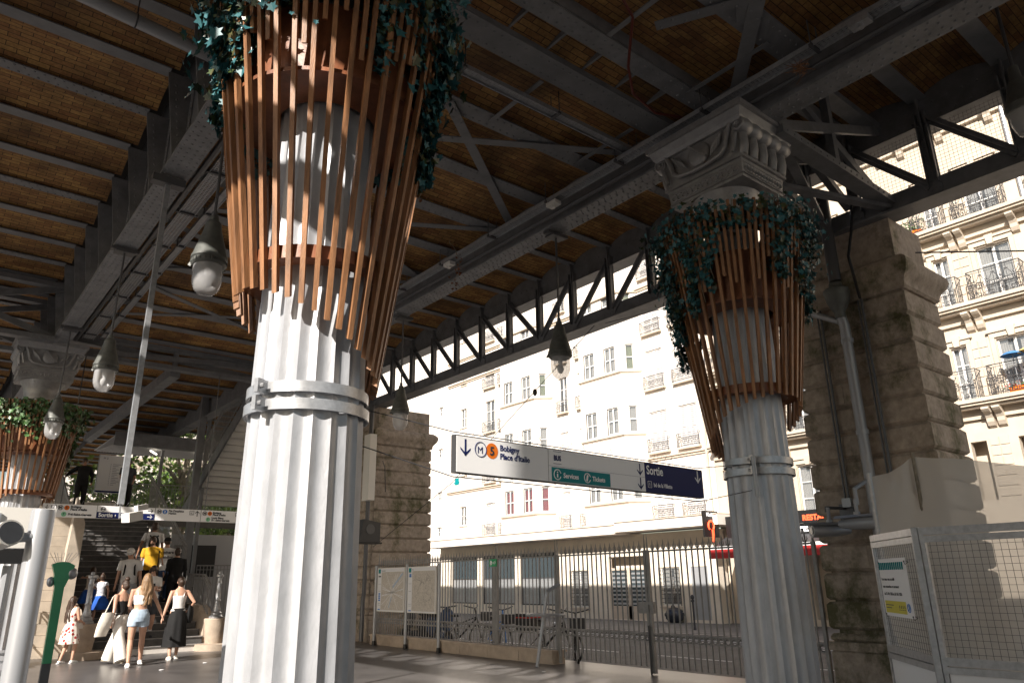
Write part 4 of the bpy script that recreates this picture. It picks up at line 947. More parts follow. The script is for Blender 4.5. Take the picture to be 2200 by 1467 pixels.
X1 = 22.5; FL = [3.62, 6.2, 8.75, 11.1, 13.6, 16.1]
ops = []; wins = []
for i, z in enumerate(FL):
    h = 1.62 if i != 0 else 1.55
    shut = [('shut', 18.06, 18.94), ('shut', 16.62, 17.48), ('shut' if i != 2 else 'win', 29.1, 29.9), ('shut', 28.32, 28.62)]
    mid = [('win' if i >= 2 else 'shut', 23.68, 24.24), ('win' if i >= 2 else 'shut', 22.72, 22.96)]
    for k, a, c in shut+mid: ops.append((a, c, z, z+h)); wins.append((k, a, c, z, z+h))
    ops.append((31.58, 32.14, z+.6, z+h)); wins.append(('win', 31.58, 32.14, z+.6, z+h))
b = MB(); wall(b, X1, 16.07, 33.35, 3.3, 18.4, ops); b.add([(X1, 33.35, 0), (X1+8, 33.35, 0), (X1+8, 33.35, 18.4), (X1, 33.35, 18.4)], [(0, 1, 2, 3)]).add([(X1, 16.07, 0), (X1+8, 16.07, 0), (X1+8, 16.07, 18.4), (X1, 16.07, 18.4)], [(3, 2, 1, 0)]).box((X1+.4, 16.2, 3.3), (X1+.45, 33.2, 18.3)).box((X1-.1, 16.0, 18.4), (X1+8, 33.4, 18.6))
b.build('wall', 'cream', B1)
for k, a, c, e, g in wins:
    window(B1, X1, a, c, e, g, k, 'curtain' if k == 'win' and random.random() < .7 else None)
for i, z in enumerate(FL):
    for a, c in ((18.0, 19.0), (16.55, 17.55), (29.03, 29.97), (28.26, 28.68), (23.62, 24.3), (22.68, 23.0)):
        rail(B1, X1, a, c, z-.02, .52, dep=.14)
    for a, c in ((18.0, 19.0), (16.55, 17.55), (29.03, 29.97), (28.26, 28.68), (23.62, 24.3), (22.68, 23.0)): MB().box((X1-.16, a-.03, z-.09), (X1+.0-.001, c+.03, z-.025)).build('sill', 'creamtrim', B1)
    MB().box((X1-.05, 31.54, z+.53), (X1-.001, 32.18, z+.58)).build('sill', 'creamtrim', B1)
# string courses
b = MB()
for a, c, z in ((16.07, 19.1, 5.98), (28.3, 33.3, 6.0), (28.3, 33.3, 11.9), (16.07, 33.35, 13.2)):
    b.box((X1-.06, a, z-.12), (X1-.001, c, z-.04)).box((X1-.12, a, z-.038), (X1-.001, c, z+.02))
b.build('string_course', 'creamtrim', B1)
def bay(ya, yb, zs, top):
    """three sided bow window tier"""
    pj = .62; ch = .55; bw = thing  # noqa
    pl = lambda g: [(X1, ya-g), (X1-pj-g, ya+ch), (X1-pj-g, yb-ch*.7), (X1, yb+g)]
    b = MB()
    z0 = 3.5
    segs = []
    for i, z in enumerate(zs):
        segs += [(z0, z+.16), (z+1.26, None)]; z0 = z+1.26
    zz = 3.5
    P = pl(0)
    front = MB()
    for (p, q) in ((P[0], P[1]), (P[1], P[2]), (P[2], P[3])):
        L = math.hypot(q[0]-p[0], q[1]-p[1]); ux, uy = (q[0]-p[0])/L, (q[1]-p[1])/L
        main = L > 1.2
        wsp = [(.30, .92), (L-.92, L-.30)] if main else [(.26, L-.22)]
        if main and L > 2.6: wsp = [(.25, .85), (1.22, 1.85)]
        cur = 0
        def pt(u, z, off=0): return (p[0]+ux*u-uy*off*-1 if False else p[0]+ux*u+uy*off*1, p[1]+uy*u-ux*off*1, z)
        us = sorted({0, L, *[x for w_ in wsp for x in w_]}); zl = sorted({3.5, top, *[z+.16 for z in zs], *[z+1.26 for z in zs]})
        for a, c in zip(us[:-1], us[1:]):
            for e, g in zip(zl[:-1], zl[1:]):
                if any(w_[0] < (a+c)/2 < w_[1] for w_ in wsp) and any(z+.16 < (e+g)/2 < z+1.26 for z in zs): continue
                front.add([pt(a, e), pt(c, e), pt(c, g), pt(a, g)], [(0, 1, 2, 3)])
        for wi, (a, c) in enumerate(wsp):
            for fi, z in enumerate(zs):
                e, g = z+.16, z+1.26; fb = MB(); t_ = .045; o_ = .06
                def qd(a_, c_, e_, g_, o1, o2, m): m.add([pt(a_, e_, o1), pt(c_, e_, o1), pt(c_, g_, o1), pt(a_, g_, o1), pt(a_, e_, o2), pt(c_, e_, o2), pt(c_, g_, o2), pt(a_, g_, o2)], [(0, 1, 2, 3), (7, 6, 5, 4), (0, 4, 5, 1), (1, 5, 6, 2), (2, 6, 7, 3), (3, 7, 4, 0)])
                m_ = (a+c)/2
                for q4 in ((a, a+t_, e, g), (c-t_, c, e, g), (a+t_, c-t_, e, e+t_), (a+t_, c-t_, g-t_, g), (a+t_, c-t_, (e+g)/2-.02, (e+g)/2+.02)): qd(*q4, .05, .09, fb)
                if main: qd(m_-.03, m_+.03, e+t_, g-t_, .045, .095, fb)
                fr = fb.build('window', 'wframe', B1)
                pn = MB(); qd(a+t_, c-t_, e+t_, g-t_, .066, .07, pn); pn.build('pane', 'pane', fr)
                cu = 'redc' if (z < 4.2 or (ya > 24 and z < 6.9)) else ('greenc' if z > 8.5 and wi == 0 and not main else 'curtain')
                if z > 13: cu = 'curtain'
                c_ = MB(); qd(a+.03, a+(c-a)*(.45 if main else .9), e+.04, g-.02, .13, .14, c_); qd(c-(c-a)*.3, c-.03, e+.04, g-.02, .13, .14, c_) if main else None
                c_.build('curtain', cu, fr)
    front.build('bow_window_wall', 'cream', B1)
    for z in zs:
        tr = MB()
        for g_, za, zb2 in ((.03, z+.0, z+.05), (.08, z+.05, z+.11), (.04, z+.11, z+.15)):
            Q = pl(g_); tr.prism([(*p, za) for p in Q], (0, 0, zb2-za-.001))
        tr.build('bow_cornice', 'creamtrim', B1)
    tr = MB(); Q = pl(.1); tr.prism([(*p, top) for p in Q], (0, 0, .12)); tr.build('bow_cornice', 'creamtrim', B1)
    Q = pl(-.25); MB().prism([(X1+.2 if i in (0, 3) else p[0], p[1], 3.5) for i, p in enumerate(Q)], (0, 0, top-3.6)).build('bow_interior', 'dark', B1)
bay(24.7, 28.2, [4.22, 6.93, 9.5, 12.0], 13.1); bay(19.2, 22.58, [4.28, 6.93, 9.55, 12.0], 13.1)
# ground floor extension with flat roof edge
b = MB(); G = 21.9
gops = [(29.85, 32.0, .45, 2.62), (26.92, 29.4, .45, 2.62), (24.2, 26.55, .45, 2.62), (22.25, 23.22, .42, 1.83), (19.15, 21.05, .02, 2.3), (17.62, 18.46, .55, 1.86), (16.35, 17.08, .1, 1.86)]
wall(b, G, 15.9, 33.0, 0, 3.1, gops, .15); b.box((G+.5, 15.9, 0), (G+.55, 33, 3.05)); b.add([(G, 15.9, 0), (X1+1, 15.9, 0), (X1+1, 15.9, 3.1), (G, 15.9, 3.1)], [(3, 2, 1, 0)])
b.build('ground_floor_wall', 'gf', B1)
MB().box((21.0, 19.8, 3.10), (22.497, 33.2, 3.42)).box((21.0, 15.1, 3.16), (22.497, 19.79, 3.50)).build('flat_roof', 'cream', B1)
MB().box((20.96, 19.8, 3.423), (22.49, 33.2, 3.455)).box((20.96, 15.1, 3.503), (22.49, 19.79, 3.535)).build('roof_edge', 'creamtrim', B1)
for a, c, e, g in gops[:3]:
    f = MB().box((G+.10, a, e), (G+.13, a+.06, g)).box((G+.10, c-.06, e), (G+.13, c, g)).box((G+.10, a, g-.06), (G+.13, c, g)).box((G+.10, a, e), (G+.13, c, e+.05)).box((G+.1, (a+c)/2-.03, e), (G+.13, (a+c)/2+.03, g)).box((G+.1, a, 1.55), (G+.13, c, 1.6)).build('window', 'dark', B1)
    MB().box((G+.12, a+.06, 1.6), (G+.125, c-.06, g-.06)).build('pane', 'spane', f); MB().box((G+.12, a+.06, e+.05), (G+.126, c-.06, 1.55)).build('frosted_pane', 'steel', f)
for a, c, e, g in (gops[3], gops[5]):
    f = window(B1, G-.02, a, c, e, g, 'win', 'curtain'); q = MB()
    for z in [e+.1+.14*k for k in range(int((g-e)/.14))]: q.bar((G-.03, a-.04, z), (G-.03, c+.04, z), .016, .016)
    q.bar((G-.03, a-.05, e), (G-.03, a-.05, g), .02, .02, (0, 1, 0)).bar((G-.03, c+.05, e), (G-.03, c+.05, g), .02, .02, (0, 1, 0)); q.build('window_bars', 'dark', B1)
    MB().box((G-.06, a-.08, e-.1), (G-.001, c+.08, e-.04)).build('sill', 'creamtrim', B1)
a, c, e, g = gops[4]
f = MB().box((G+.08, a, e), (G+.12, a+.07, g)).box((G+.08, c-.07, e), (G+.12, c, g)).box((G+.08, (a+c)/2-.08, e), (G+.12, (a+c)/2+.08, 1.8)).box((G+.08, a+.07, 1.8), (G+.12, c-.07, 1.88)).box((G+.08, a+.07, g-.05), (G+.12, c-.07, g)).box((G+.08, a+.07, e), (G+.12, c-.07, .5)).build('door', 'creamtrim', B1)
MB().box((G+.1, a+.07, .5), (G+.105, c-.07, 1.8)).build('pane', 'spane', f); q = MB()
for k in range(8):
    for p, r_ in ((a+.09, (a+c)/2-.1), ((a+c)/2+.1, c-.09)): q.box((G+.085, p, .55+.155*k), (G+.098, r_, .62+.155*k))
q.build('glass_bars', 'steel', f); MB().box((G+.05, a+.9, .9), (G+.08, a+.93, 1.3)).build('handle', 'steel', f)
a, c, e, g = gops[6]; MB().box((G+.02, a, e), (G+.05, c, g)).build('grey_door', 'pole', B1)
t = MB().box((G-.015, 21.5, 1.55), (G-.001, 21.9, 1.82)).build('wall_plaque', 'paper', B1)
# street name and wall lamp, mosaic and graffiti
b = MB(); rr = random.Random(9)
for cx, cz, n, sc in ((29.6, 5.2, 7, .42), (31.9, 4.1, 6, .5), (32.8, 4.5, 5, .4), (31.3, 5.05, 6, .3)):
    for k in range(n):
        y = cx-k*sc*.8; pts = [(X1-.006, y+rr.uniform(-.5, .5)*sc, cz+rr.uniform(-.5, .5)*sc) for _ in range(5)]; b.tube(pts, .010, 4)
b.build('graffiti', 'pole', B1)
MB().box((X1-.02, 32.25, 6.35), (X1-.002, 32.6, 6.7)).box((X1-.02, 32.18, 6.42), (X1-.003, 32.25, 6.5)).box((X1-.02, 32.6, 6.42), (X1-.003, 32.68, 6.5)).build('mosaic_tile', 'teal', B1)
MB().tube([(X1-.08, 16.3, 3.5), (X1-.08, 16.3, 6.5), (X1-.08, 16.15, 18)], .05, 8).build('downpipe', 'creamtrim', B1, smooth=True)
# neighbour on the left
NB = thing('apartment_building', 'blank cream side building with tiny windows at the far left of the facade', 'building', (22.9, 40, 0))
so_ = [(34.3, 34.75, z, z+.5) for z in (3.8, 5.7, 8.1, 10.5)]
b = MB(); wall(b, 22.8, 33.4, 60, 0, 17, so_); b.box((23.3, 33.5, 0), (23.35, 60, 17)); b.build('wall', 'cream', NB)
for o in so_: window(NB, 22.8, *o, 'win')

# ------------------------------------------------------------------ stone apartment block on the right
B2 = thing('stone_apartment_building', 'ornate cut stone apartment building with iron scroll balconies at the right', 'building', (22.5, 8, 0))
HF = [3.3, 6.0, 8.72, 11.2, 14.75, 17.4, 20.1, 22.7]; cols = []
y = 15.6
ops = []
WC = [(-6.9, -6.0), (-5.3, -4.85), (-3.4, -2.5), (-1.9, -1.45), (0.1, 1.0), (1.55, 2.0), (2.6, 3.5), (4.15, 4.55), (5.62, 6.46), (7.22, 7.62), (8.8, 9.65), (10.35, 10.75), (12.0, 12.85), (13.55, 13.95), (14.7, 15.5)]
for i, z in enumerate(HF):
    for a, c in WC: ops.append((a, c, z+.04, z+1.62))
b = MB(); wall(b, X1, -12, 16.05, 0, 25.5, ops+[(a, c, .2, 2.4) for a, c in WC if c-a > .6]); b.box((X1+.5, -12, 0), (X1+.55, 16.0, 25.4)).box((X1-.3, -12, 25.5), (X1+6, 16.05, 25.9)); b.build('wall', 'cstone', B2)
cnt = 0
for i, z in enumerate(HF):
    for a, c in WC:
        if not (-1.5 < a < 15 and (z > 4 or a > 11)) : continue
        window(B2, X1, a, c, z+.04, z+1.62, 'win', 'curtain')
        # moulded surround and keystone
        s = MB(); s.box((X1-.05, a-.14, z+.04), (X1-.001, a-.02, z+1.66)).box((X1-.05, c+.02, z+.04), (X1-.001, c+.14, z+1.66)).box((X1-.055, a-.14, z+1.663), (X1-.001, c+.14, z+1.80)).box((X1-.10, a-.2, z+1.803), (X1-.001, c+.2, z+1.86))
        m_ = (a+c)/2; s.prism([(X1-.12, m_-.07, z+1.62), (X1-.12, m_+.07, z+1.62), (X1-.12, m_+.11, z+1.90), (X1-.12, m_-.11, z+1.90)], (.1, 0, 0)); s.build('surround', 'cstone', B2)
        wide = c-a > .6
        if i in (1, 2, 3, 4, 6):
            a_, c_ = (a-.12, c+.2) if wide else (a-.12, c+.2)
            rail(B2, X1, a_-.1, c_+.05, z+.02, .82, 1, dep=.42)
    # balcony slab / cornice with corbels
    if i in (1, 2, 3, 4, 6):
        b = MB().box((X1-.52, -11.9, z-.10), (X1-.001, 16.0, z+.0)).box((X1-.46, -11.9, z-.17), (X1-.001, 16.0, z-.103)).box((X1-.36, -11.9, z-.24), (X1-.001, 16.0, z-.173)).box((X1-.10, -11.9, z-.5), (X1-.001, 16.0, z-.243)); b.build('cornice', 'cstone', B2)
        for a, c in WC:
            for yy in (a-.25, c+.25):
                if -1 < yy < 15.5:
                    MB().prism([(X1-.001, yy-.09, z-.245), (X1-.42, yy-.09, z-.245), (X1-.43, yy-.09, z-.30), (X1-.36, yy-.09, z-.36), (X1-.24, yy-.09, z-.42), (X1-.17, yy-.09, z-.52), (X1-.16, yy-.09, z-.62), (X1-.10, yy-.09, z-.72), (X1-.001, yy-.09, z-.78)], (0, .18, 0)).build('corbel', 'cstone', B2)
# panelled pilasters and rustication
b = MB()
for i, z in enumerate(HF[:6]):
    for yy in (4.85, 6.9, 8.2, 11.4, 13.2, 2.2, .5):
        for k in range(6): b.box((X1-.022, yy-.22, z+.12+.27*k), (X1-.001, yy+.0, z+.34+.27*k)); b.box((X1-.022, yy+.02, z+.12+.27*k), (X1-.001, yy+.24, z+.34+.27*k))
b.build('rusticated_blocks', 'cstone', B2)
MB().tube([(X1-.1, 5.0, .3), (X1-.1, 5.0, 19)], .06, 8).build('downpipe', 'steel', B2, smooth=True)
# flower boxes and parasols on balconies
def shrub(p, n, s, m1, m2, lab, cat='plant'):
    t = thing('balcony_plant', lab, cat, p); rr = random.Random(int(p[1]*10)); b = MB(); f = MB()
    for k in range(n): leafshape(b, V((rr.gauss(0, s[0]), rr.gauss(0, s[1]), abs(rr.gauss(0, s[2]))+.08)), (rr.gauss(0, 1), rr.gauss(0, 1), rr.gauss(0, 1)), (0, 0, 1), .035)
    for k in range(n//2): leafshape(f, V((rr.gauss(0, s[0]), rr.gauss(0, s[1]), abs(rr.gauss(0, s[2]))+.12)), (rr.gauss(0, 1), rr.gauss(0, 1), rr.gauss(0, 1)), (0, 0, 1), .03)
    b.build('foliage', m1, t, local=True); f.build('flowers', m2, t, local=True); MB().box((-.1, -s[1]*1.5, -.04), (.1, s[1]*1.5, .12)).build('planter_box', 'orange', t, local=True)
shrub((22.2, 8.95, 14.80), 120, (.08, .25, .15), 'ivyg', 'pinkf', 'orange flowering plant on the topmost balcony beside the truss')
shrub((22.2, 7.55, 14.80), 160, (.08, .15, .25), 'ivyg', 'redc', 'tall pinkish shrub on the topmost balcony between the truss bars')
shrub((22.2, 7.95, 11.24), 160, (.1, .22, .25), 'ivyg', 'ivyg', 'green potted plant in a terracotta box just above the stone pier')
shrub((22.2, 6.0, 6.05), 90, (.06, .2, .08), 'ivyg', 'redc', 'red flowers on the low balcony below the two small parasols')
def parasol(p, r, m, lab):
    t = thing('parasol', lab, 'parasol', p)
    MB().lathe([(r, 0), (r*.8, r*.16), (r*.5, r*.3), (0, r*.42)], n=10, cap=False).build('canopy', m, t, local=True); MB().tube([(0, 0, -.7), (0, 0, r*.42)], .012, 6).build('pole', 'pole', t, local=True)
parasol((22.1, 6.05, 6.98), .3, 'umb', 'small blue parasol on the right hand balcony'); parasol((22.15, 5.65, 7.02), .3, 'umb2', 'small yellow parasol beside the blue one')
# shop at the foot of the stone building
sh = thing('shop_awning', 'red and white shop awning half hidden behind the right column', 'awning', (21.4, 14, 2.6))
MB().add([(20.4, 9.0, 2.35), (20.4, 15.1, 2.35), (21.9, 15.1, 2.95), (21.9, 9.0, 2.95), (20.4, 9.0, 2.30), (20.4, 15.1, 2.30), (21.9, 15.1, 2.90), (21.9, 9.0, 2.90)], [(0, 1, 2, 3), (7, 6, 5, 4), (0, 4, 5, 1), (1, 5, 6, 2), (2, 6, 7, 3), (3, 7, 4, 0)]).build('canopy', 'dark', sh)
MB().box((20.37, 9.0, 2.05), (20.395, 15.1, 2.33)).build('valance', 'red', sh); MB().box((20.36, 9.0, 2.33), (20.39, 15.1, 2.42)).build('white_edge', 'white', sh)
fa = thing('shop_sign', 'black shop fascia with red and white capital letters behind the right column', 'sign', (21.3, 13, 3.6))
MB().box((21.3, 8.6, 2.70), (21.5, 15.0, 3.4)).build('fascia', 'black', fa)
o = text('RESTAURANT', 'neon', fa, (21.29, 12.22, 3.10), (0, -1, 0), .16, bold=.01); o2 = text('CAFE', 'neonw', fa, (21.29, 12.85, 2.78), (0, -1, 0), .24, bold=.012)
for oo in (o, o2):
    for v in oo.data.vertices: v.co -= V((21.3, 13, 3.6))
bs = thing('projecting_sign', 'black blade sign with a glowing red loop at the corner of the building', 'sign', (21, 15.3, 3.3))
MB().box((20.5, 15.28, 2.75), (21.3, 15.34, 3.6)).build('blade', 'black', bs); MB().ring((20.85, 15.26, 3.12), .15, .035, 'y', 20, -.9, PI+.9).bar((20.93, 15.26, 3.0), (20.93, 15.26, 2.6), .07, .05, (0, 1, 0)).build('red_loop', 'neon', bs)
o = text('Klub', 'neonw', bs, (20.66, 15.27, 3.42), (1, 0, 0), .13, bold=.004)
for v in o.data.vertices: v.co -= V((21, 15.3, 3.3))

# ================================================================== STAIRS AND LANDING
stt = thing('staircase', 'wide dark stone staircase climbing away under the viaduct', 'staircase', (4.9, 19.6, 0))
NS = 25; RI, TR = .155, .31
for k in range(NS):
    y = 19.55+TR*k; z = RI*(k+1); x0 = 3.55 if k > 1 else 3.45; x1 = 6.20 if k < 7 else 6.05
    b = MB().box((x0, y, 0 if k < 8 else z-.4), (x1, y+TR+.02 if k < NS-1 else y+TR, z-.03)).build('step', 'stairw' if k == 0 else 'stair', stt)  # first riser paler: the sunlight on it is put into its colour
    MB().box((x0, y-.025, z-.029), (x1, y+TR-.026, z)).build('tread', 'stair', b)
    MB().box((x0, y-.028, z-.012), (x1, y-.0255, z+.001)).box((x0, y-.025, z+.0005), (x1, y+.035, z+.002)).build('nosing', 'nosing', b)
ld = thing('landing', 'upper landing slab at the head of the stairs', 'landing', (6, 28, 3.8))
MB().box((3.2, 27.32, 3.70), (9.3, 29.6, 3.875)).box((3.2, 27.32, 3.4), (9.3, 27.5, 3.70)).build('slab', 'deck', ld)
MB().box((3.2, 29.4, 3.875), (5.9, 29.55, 4.3)).build('parapet', 'stairw', ld)
def rails(pts, h, lab, sp=.11, nm='railing', dark='fence', cat='railing'):
    t = thing(nm, lab, cat, pts[0]); b = MB(); n = 0
    for p, q in zip(pts[:-1], pts[1:]):
        p, q = V(p), V(q); L = (q-p).length; k = int(L/sp)
        for i in range(k+1): c = p+(q-p)*(i/k); b.bar(c, c+V((0, 0, h)), .014, .014, (0, 1, 0)); n += 1
    b.build('bars', dark, t); r = MB()
    for p, q in zip(pts[:-1], pts[1:]):
        p, q = V(p), V(q); u = V((0, 0, 1)); r.bar(p+u*h, q+u*h, .05, .035).bar(p+u*.06, q+u*.06, .03, .02).bar(p+u*(h-.12), q+u*(h-.12), .025, .016)
    r.build('handrail', dark, t); return t
rails([(3.5, 21.4, 1.35), (3.5, 27.3, 4.2), (3.5, 29.4, 4.2)], 1.05, 'dark railing along the left side of the stairs')
rails([(6.28, 22.3, 1.55), (6.28, 27.3, 4.05)], .98, 'dark railing along the right side of the upper stairs')
rails([(6.28, 19.9, .75), (6.28, 20.4, 1.0), (6.28, 22.2, 1.05)], .75, 'short railing beside the lower steps behind the ornate post')
rails([(5.95, 29.4, 3.9), (6.15, 28.6, 3.9), (8.6, 28.2, 3.9)], 1.02, 'balustrade of the landing in front of the green tree')
rails([(3.6, 29.5, 4.3), (5.9, 29.5, 4.3)], .55, 'mesh balustrade behind the two men on the landing', sp=.09)
b = MB(); t = thing('stair_wall', 'pale flank wall on the left of the stairs with a sunlit face', 'wall', (3.3, 20, 0))
b.prism([(3.28, 19.3, 0), (3.28, 27.3, 0), (3.28, 27.3, 4.2), (3.28, 21.4, 1.32), (3.28, 19.9, 1.0), (3.28, 19.3, .6)], (.2, 0, 0)).build('wall', 'stone2', t)
MB().prism([(2.9, 19.9, 0), (3.275, 19.9, 0), (3.275, 19.9, 2.9), (3.05, 19.9, 3.5)], (0, .3, 0)).build('buttress', 'tile', t)
t = thing('block_wall', 'battered wall of pale blocks catching slanting sun behind the green post', 'wall', (2.7, 19.9, 0))
for k in range(14):
    z = .24*k; s = .03*k
    for j in range(3): y0_ = [20.2, 20.2+(.85 if k % 2 else .45), 20.2+(1.7 if k % 2 else 1.3), 23.2]; MB().box((2.25+s*.5, y0_[j]+.003+(s if j == 0 else 0), z+.003), (3.2, y0_[j+1]-.003, z+.237)).build('block', 'tile', t)
t = thing('red_door', 'dark red brown door in the wall behind the far left column', 'door', (1.1, 24, 0)); MB().box((.2, 24, 0), (1.9, 24.1, 2.1)).build('leaf', 'redb', t); MB().box((.1, 23.95, 2.1), (2.0, 24.1, 2.25)).box((.1, 23.95, 0), (.2, 24.1, 2.1)).build('frame', 'stone2', t)
t = thing('back_wall', 'pale rear wall low behind the far left column', 'wall', (0, 24.3, 0)); MB().box((-3.5, 24.2, 0), (3.2, 24.4, 3.4)).build('wall', 'stone2', t)
rails([(1.9, 18.9, -.1), (2.55, 20.2, .35)], .8, 'short black handrail at the foot of the block wall', sp=.3, dark='black')
# bollards with ornate posts at the foot
def newel(x, y, lab):
    t = thing('newel_post', lab, 'post', (x, y, 0)); K = dict(parent=t, local=True)
    MB().lathe([(.42, 0), (.42, .14), (.36, .155)], n=28).build('plinth', 'stone2', smooth=True, **K)
    MB().lathe([(.20, .15), (.255, .62), (.27, .70), (.25, .72)], n=28).build('stone_drum', 'stone2', smooth=True, **K)
    MB().lathe([(.16, .72), (.165, .76), (.12, .80), (.13, .84), (.085, .88), (.095, .92), (.07, .98), (.058, 1.1), (.075, 1.13), (.058, 1.16), (.055, 1.5), (.07, 1.53), (.05, 1.56), (.05, 1.66), (.085, 1.69), (.085, 1.73), (.04, 1.76), (.045, 1.80), (0, 1.82)], n=24).build('iron_post', 'steel', smooth=True, **K)
    return t
newel(3.50, 19.35, 'ornate iron newel on a stone drum left of the steps, beside the girl'); newel(6.35, 19.45, 'ornate iron newel on a stone drum right of the steps')
MB().prism([(6.22, 19.9, 0), (6.22, 21.9, 0), (6.22, 21.9, 1.05), (6.22, 20.5, 1.0), (6.22, 19.9, .7)], (.25, 0, 0)).build('stair_kerb', 'stone2', label='beige sloping kerb wall on the right of the lower steps', category='wall')
# upper flight seen from below
uf = thing('upper_staircase', 'underside of the upper white stair flight rising towards the viewer at centre left', 'staircase', (7.8, 24, 5))
for k in range(24):
    y = 25.6-.29*k; z = 3.98+.155*k; MB().box((7.12, y-.31, z), (9.2, y, z+.04)).box((7.12, y-.31, z+.04), (9.2, y-.285, z+.155)).build('step', 'plastic', uf)
MB().bar((7.05, 26., 3.75), (7.05, 18.6, 7.7), .06, .32).build('stringer', 'truss', uf)
rails([(7.0, 25.8, 4.05), (7.0, 19.0, 7.68)], .95, 'railing of the upper stair flight above its stringer')
for i, (x, y, r_, z1) in enumerate([(6.78, 24., .10, 7.8), (7.15, 24.5, .05, 7.8), (6.9, 28.9, .05, 6.3), (5.9, 29.6, .06, 6.3)]):
    MB().box((x-r_, y-r_, 0), (x+r_, y+r_, z1)).build('steel_column', 'paint', label=['thick steel column right of the stairs', 'thin pale steel column right of the stairs', 'thin column under the corrugated canopy', 'column at the left end of the landing balustrade'][i], category='column')
t = thing('canopy_roof', 'white corrugated canopy above the landing with two tube lights', 'roof', (7, 29, 6.3)); b = MB()
for k in range(60): x = 5.2+.1*k; b.bar((x, 27.6, 6.15), (x, 31.5, 6.4), .06, .03); 
b.box((5.1, 27.6, 6.43), (11.3, 31.6, 6.46)).build('corrugated_sheet', 'corr', t); MB().box((5.0, 27.45, 6.05), (11.3, 27.58, 6.5)).build('edge_beam', 'truss', t)
M['tube'] = plain('tube_light', (1, .93, .78), .4, emit=1.6)
for i, x in enumerate((6.35, 7.9)): MB().tube([(x, 28.3, 6.07), (x+.45, 29.4, 6.14)], .035, 8).build('tube_light', 'tube', label=['left fluorescent tube under the corrugated canopy', 'right fluorescent tube under the corrugated canopy'][i], category='light')
t = thing('line_map_board', 'tall white line map board above the landing', 'board', (5.35, 29.35, 4.9)); MB().box((4.95, 29.3, 4.62), (5.85, 29.34, 5.95)).build('board', 'paper', t); MB().box((4.93, 29.29, 4.62), (4.95, 29.35, 5.95)).box((5.85, 29.29, 4.62), (5.87, 29.35, 5.95)).build('frame', 'steel', t)
b = MB()
for k in range(13): b.box((5.33, 29.295, 4.9+.06*k), (5.34, 29.299, 4.93+.06*k)); b.box((5.4, 29.295, 4.91+.06*k), (5.4+.1+.2*((k*7) % 5)/5, 29.299, 4.92+.06*k))
b.box((4.96, 29.295, 4.64), (5.84, 29.299, 4.70)).build('print', 'navy', t)
o = text('M 2', 'navy', t, (-.28, -.06, .90), UX, .07)
t = thing('rear_screens', 'grey panelled wall with a black screen right of the stairs', 'wall', (8, 26, 0)); MB().box((6.9, 26.3, 0), (9.2, 26.4, 3.1)).build('panel', 'pole', t); MB().box((7.0, 26.1, 1.75), (8.3, 26.25, 2.75)).build('screen', 'black', t); MB().box((7.4, 26.12, 0), (7.5, 26.22, 1.75)).box((8.0, 26.12, 0), (8.1, 26.22, 1.75)).build('stand', 'steel', t)
t = thing('brick_pillar', 'red brick gate pillar with stone cap beyond the stairs', 'pillar', (8.9, 28, 0)); MB().box((8.6, 28, 0), (9.2, 28.6, 3.05)).build('shaft', 'redb', t); MB().box((8.52, 27.92, 3.053), (9.28, 28.68, 3.2)).build('cap', 'stone2', t)
rails([(7.0, 23.6, 0.1), (11.5, 23.6, 0.1)], 1.95, 'tall spiked fence behind the woman in the dark dress', sp=.10, nm='iron_fence', cat='fence')
fb = thing('distant_building', 'sunlit cream building with a turquoise shop at the end of the street', 'building', (17, 62, 0))
ops = [(x, x+1.1, z, z+2.0) for x in (9, 12, 15, 18, 21) for z in (4.6, 8, 11.4, 14.8)]+[(13.5, 20, .3, 2.6)]
b = MB(); wall(b, 0, 6, 27, 0, 20, ops, .3); b.box((.5, 6, 0), (.55, 27, 20)); b.v = [V((v.y, 62+v.x, v.z)) for v in b.v]; b.f = [tuple(reversed(f)) for f in b.f]; b.build('wall', 'cream', fb)
b = MB()
for z in (3.6, 7.2, 10.6, 14): b.box((6, 61.8, z), (27, 61.999, z+.25))
for x in (9, 12, 15, 18, 21):
    for z in (4.6, 8, 11.4, 14.8): b.box((x-.25, 61.85, z+2.1), (x+1.35, 61.998, z+2.35))
b.build('string_course', 'creamtrim', fb)
for o_ in ops[:-1]: MB().box((o_[0], 62.15, o_[2]), (o_[1], 62.2, o_[3])).build('pane', 'spane', fb)
MB().box((13.5, 61.9, .3), (20, 61.95, 2.9)).build('shop_front', 'teal', fb)
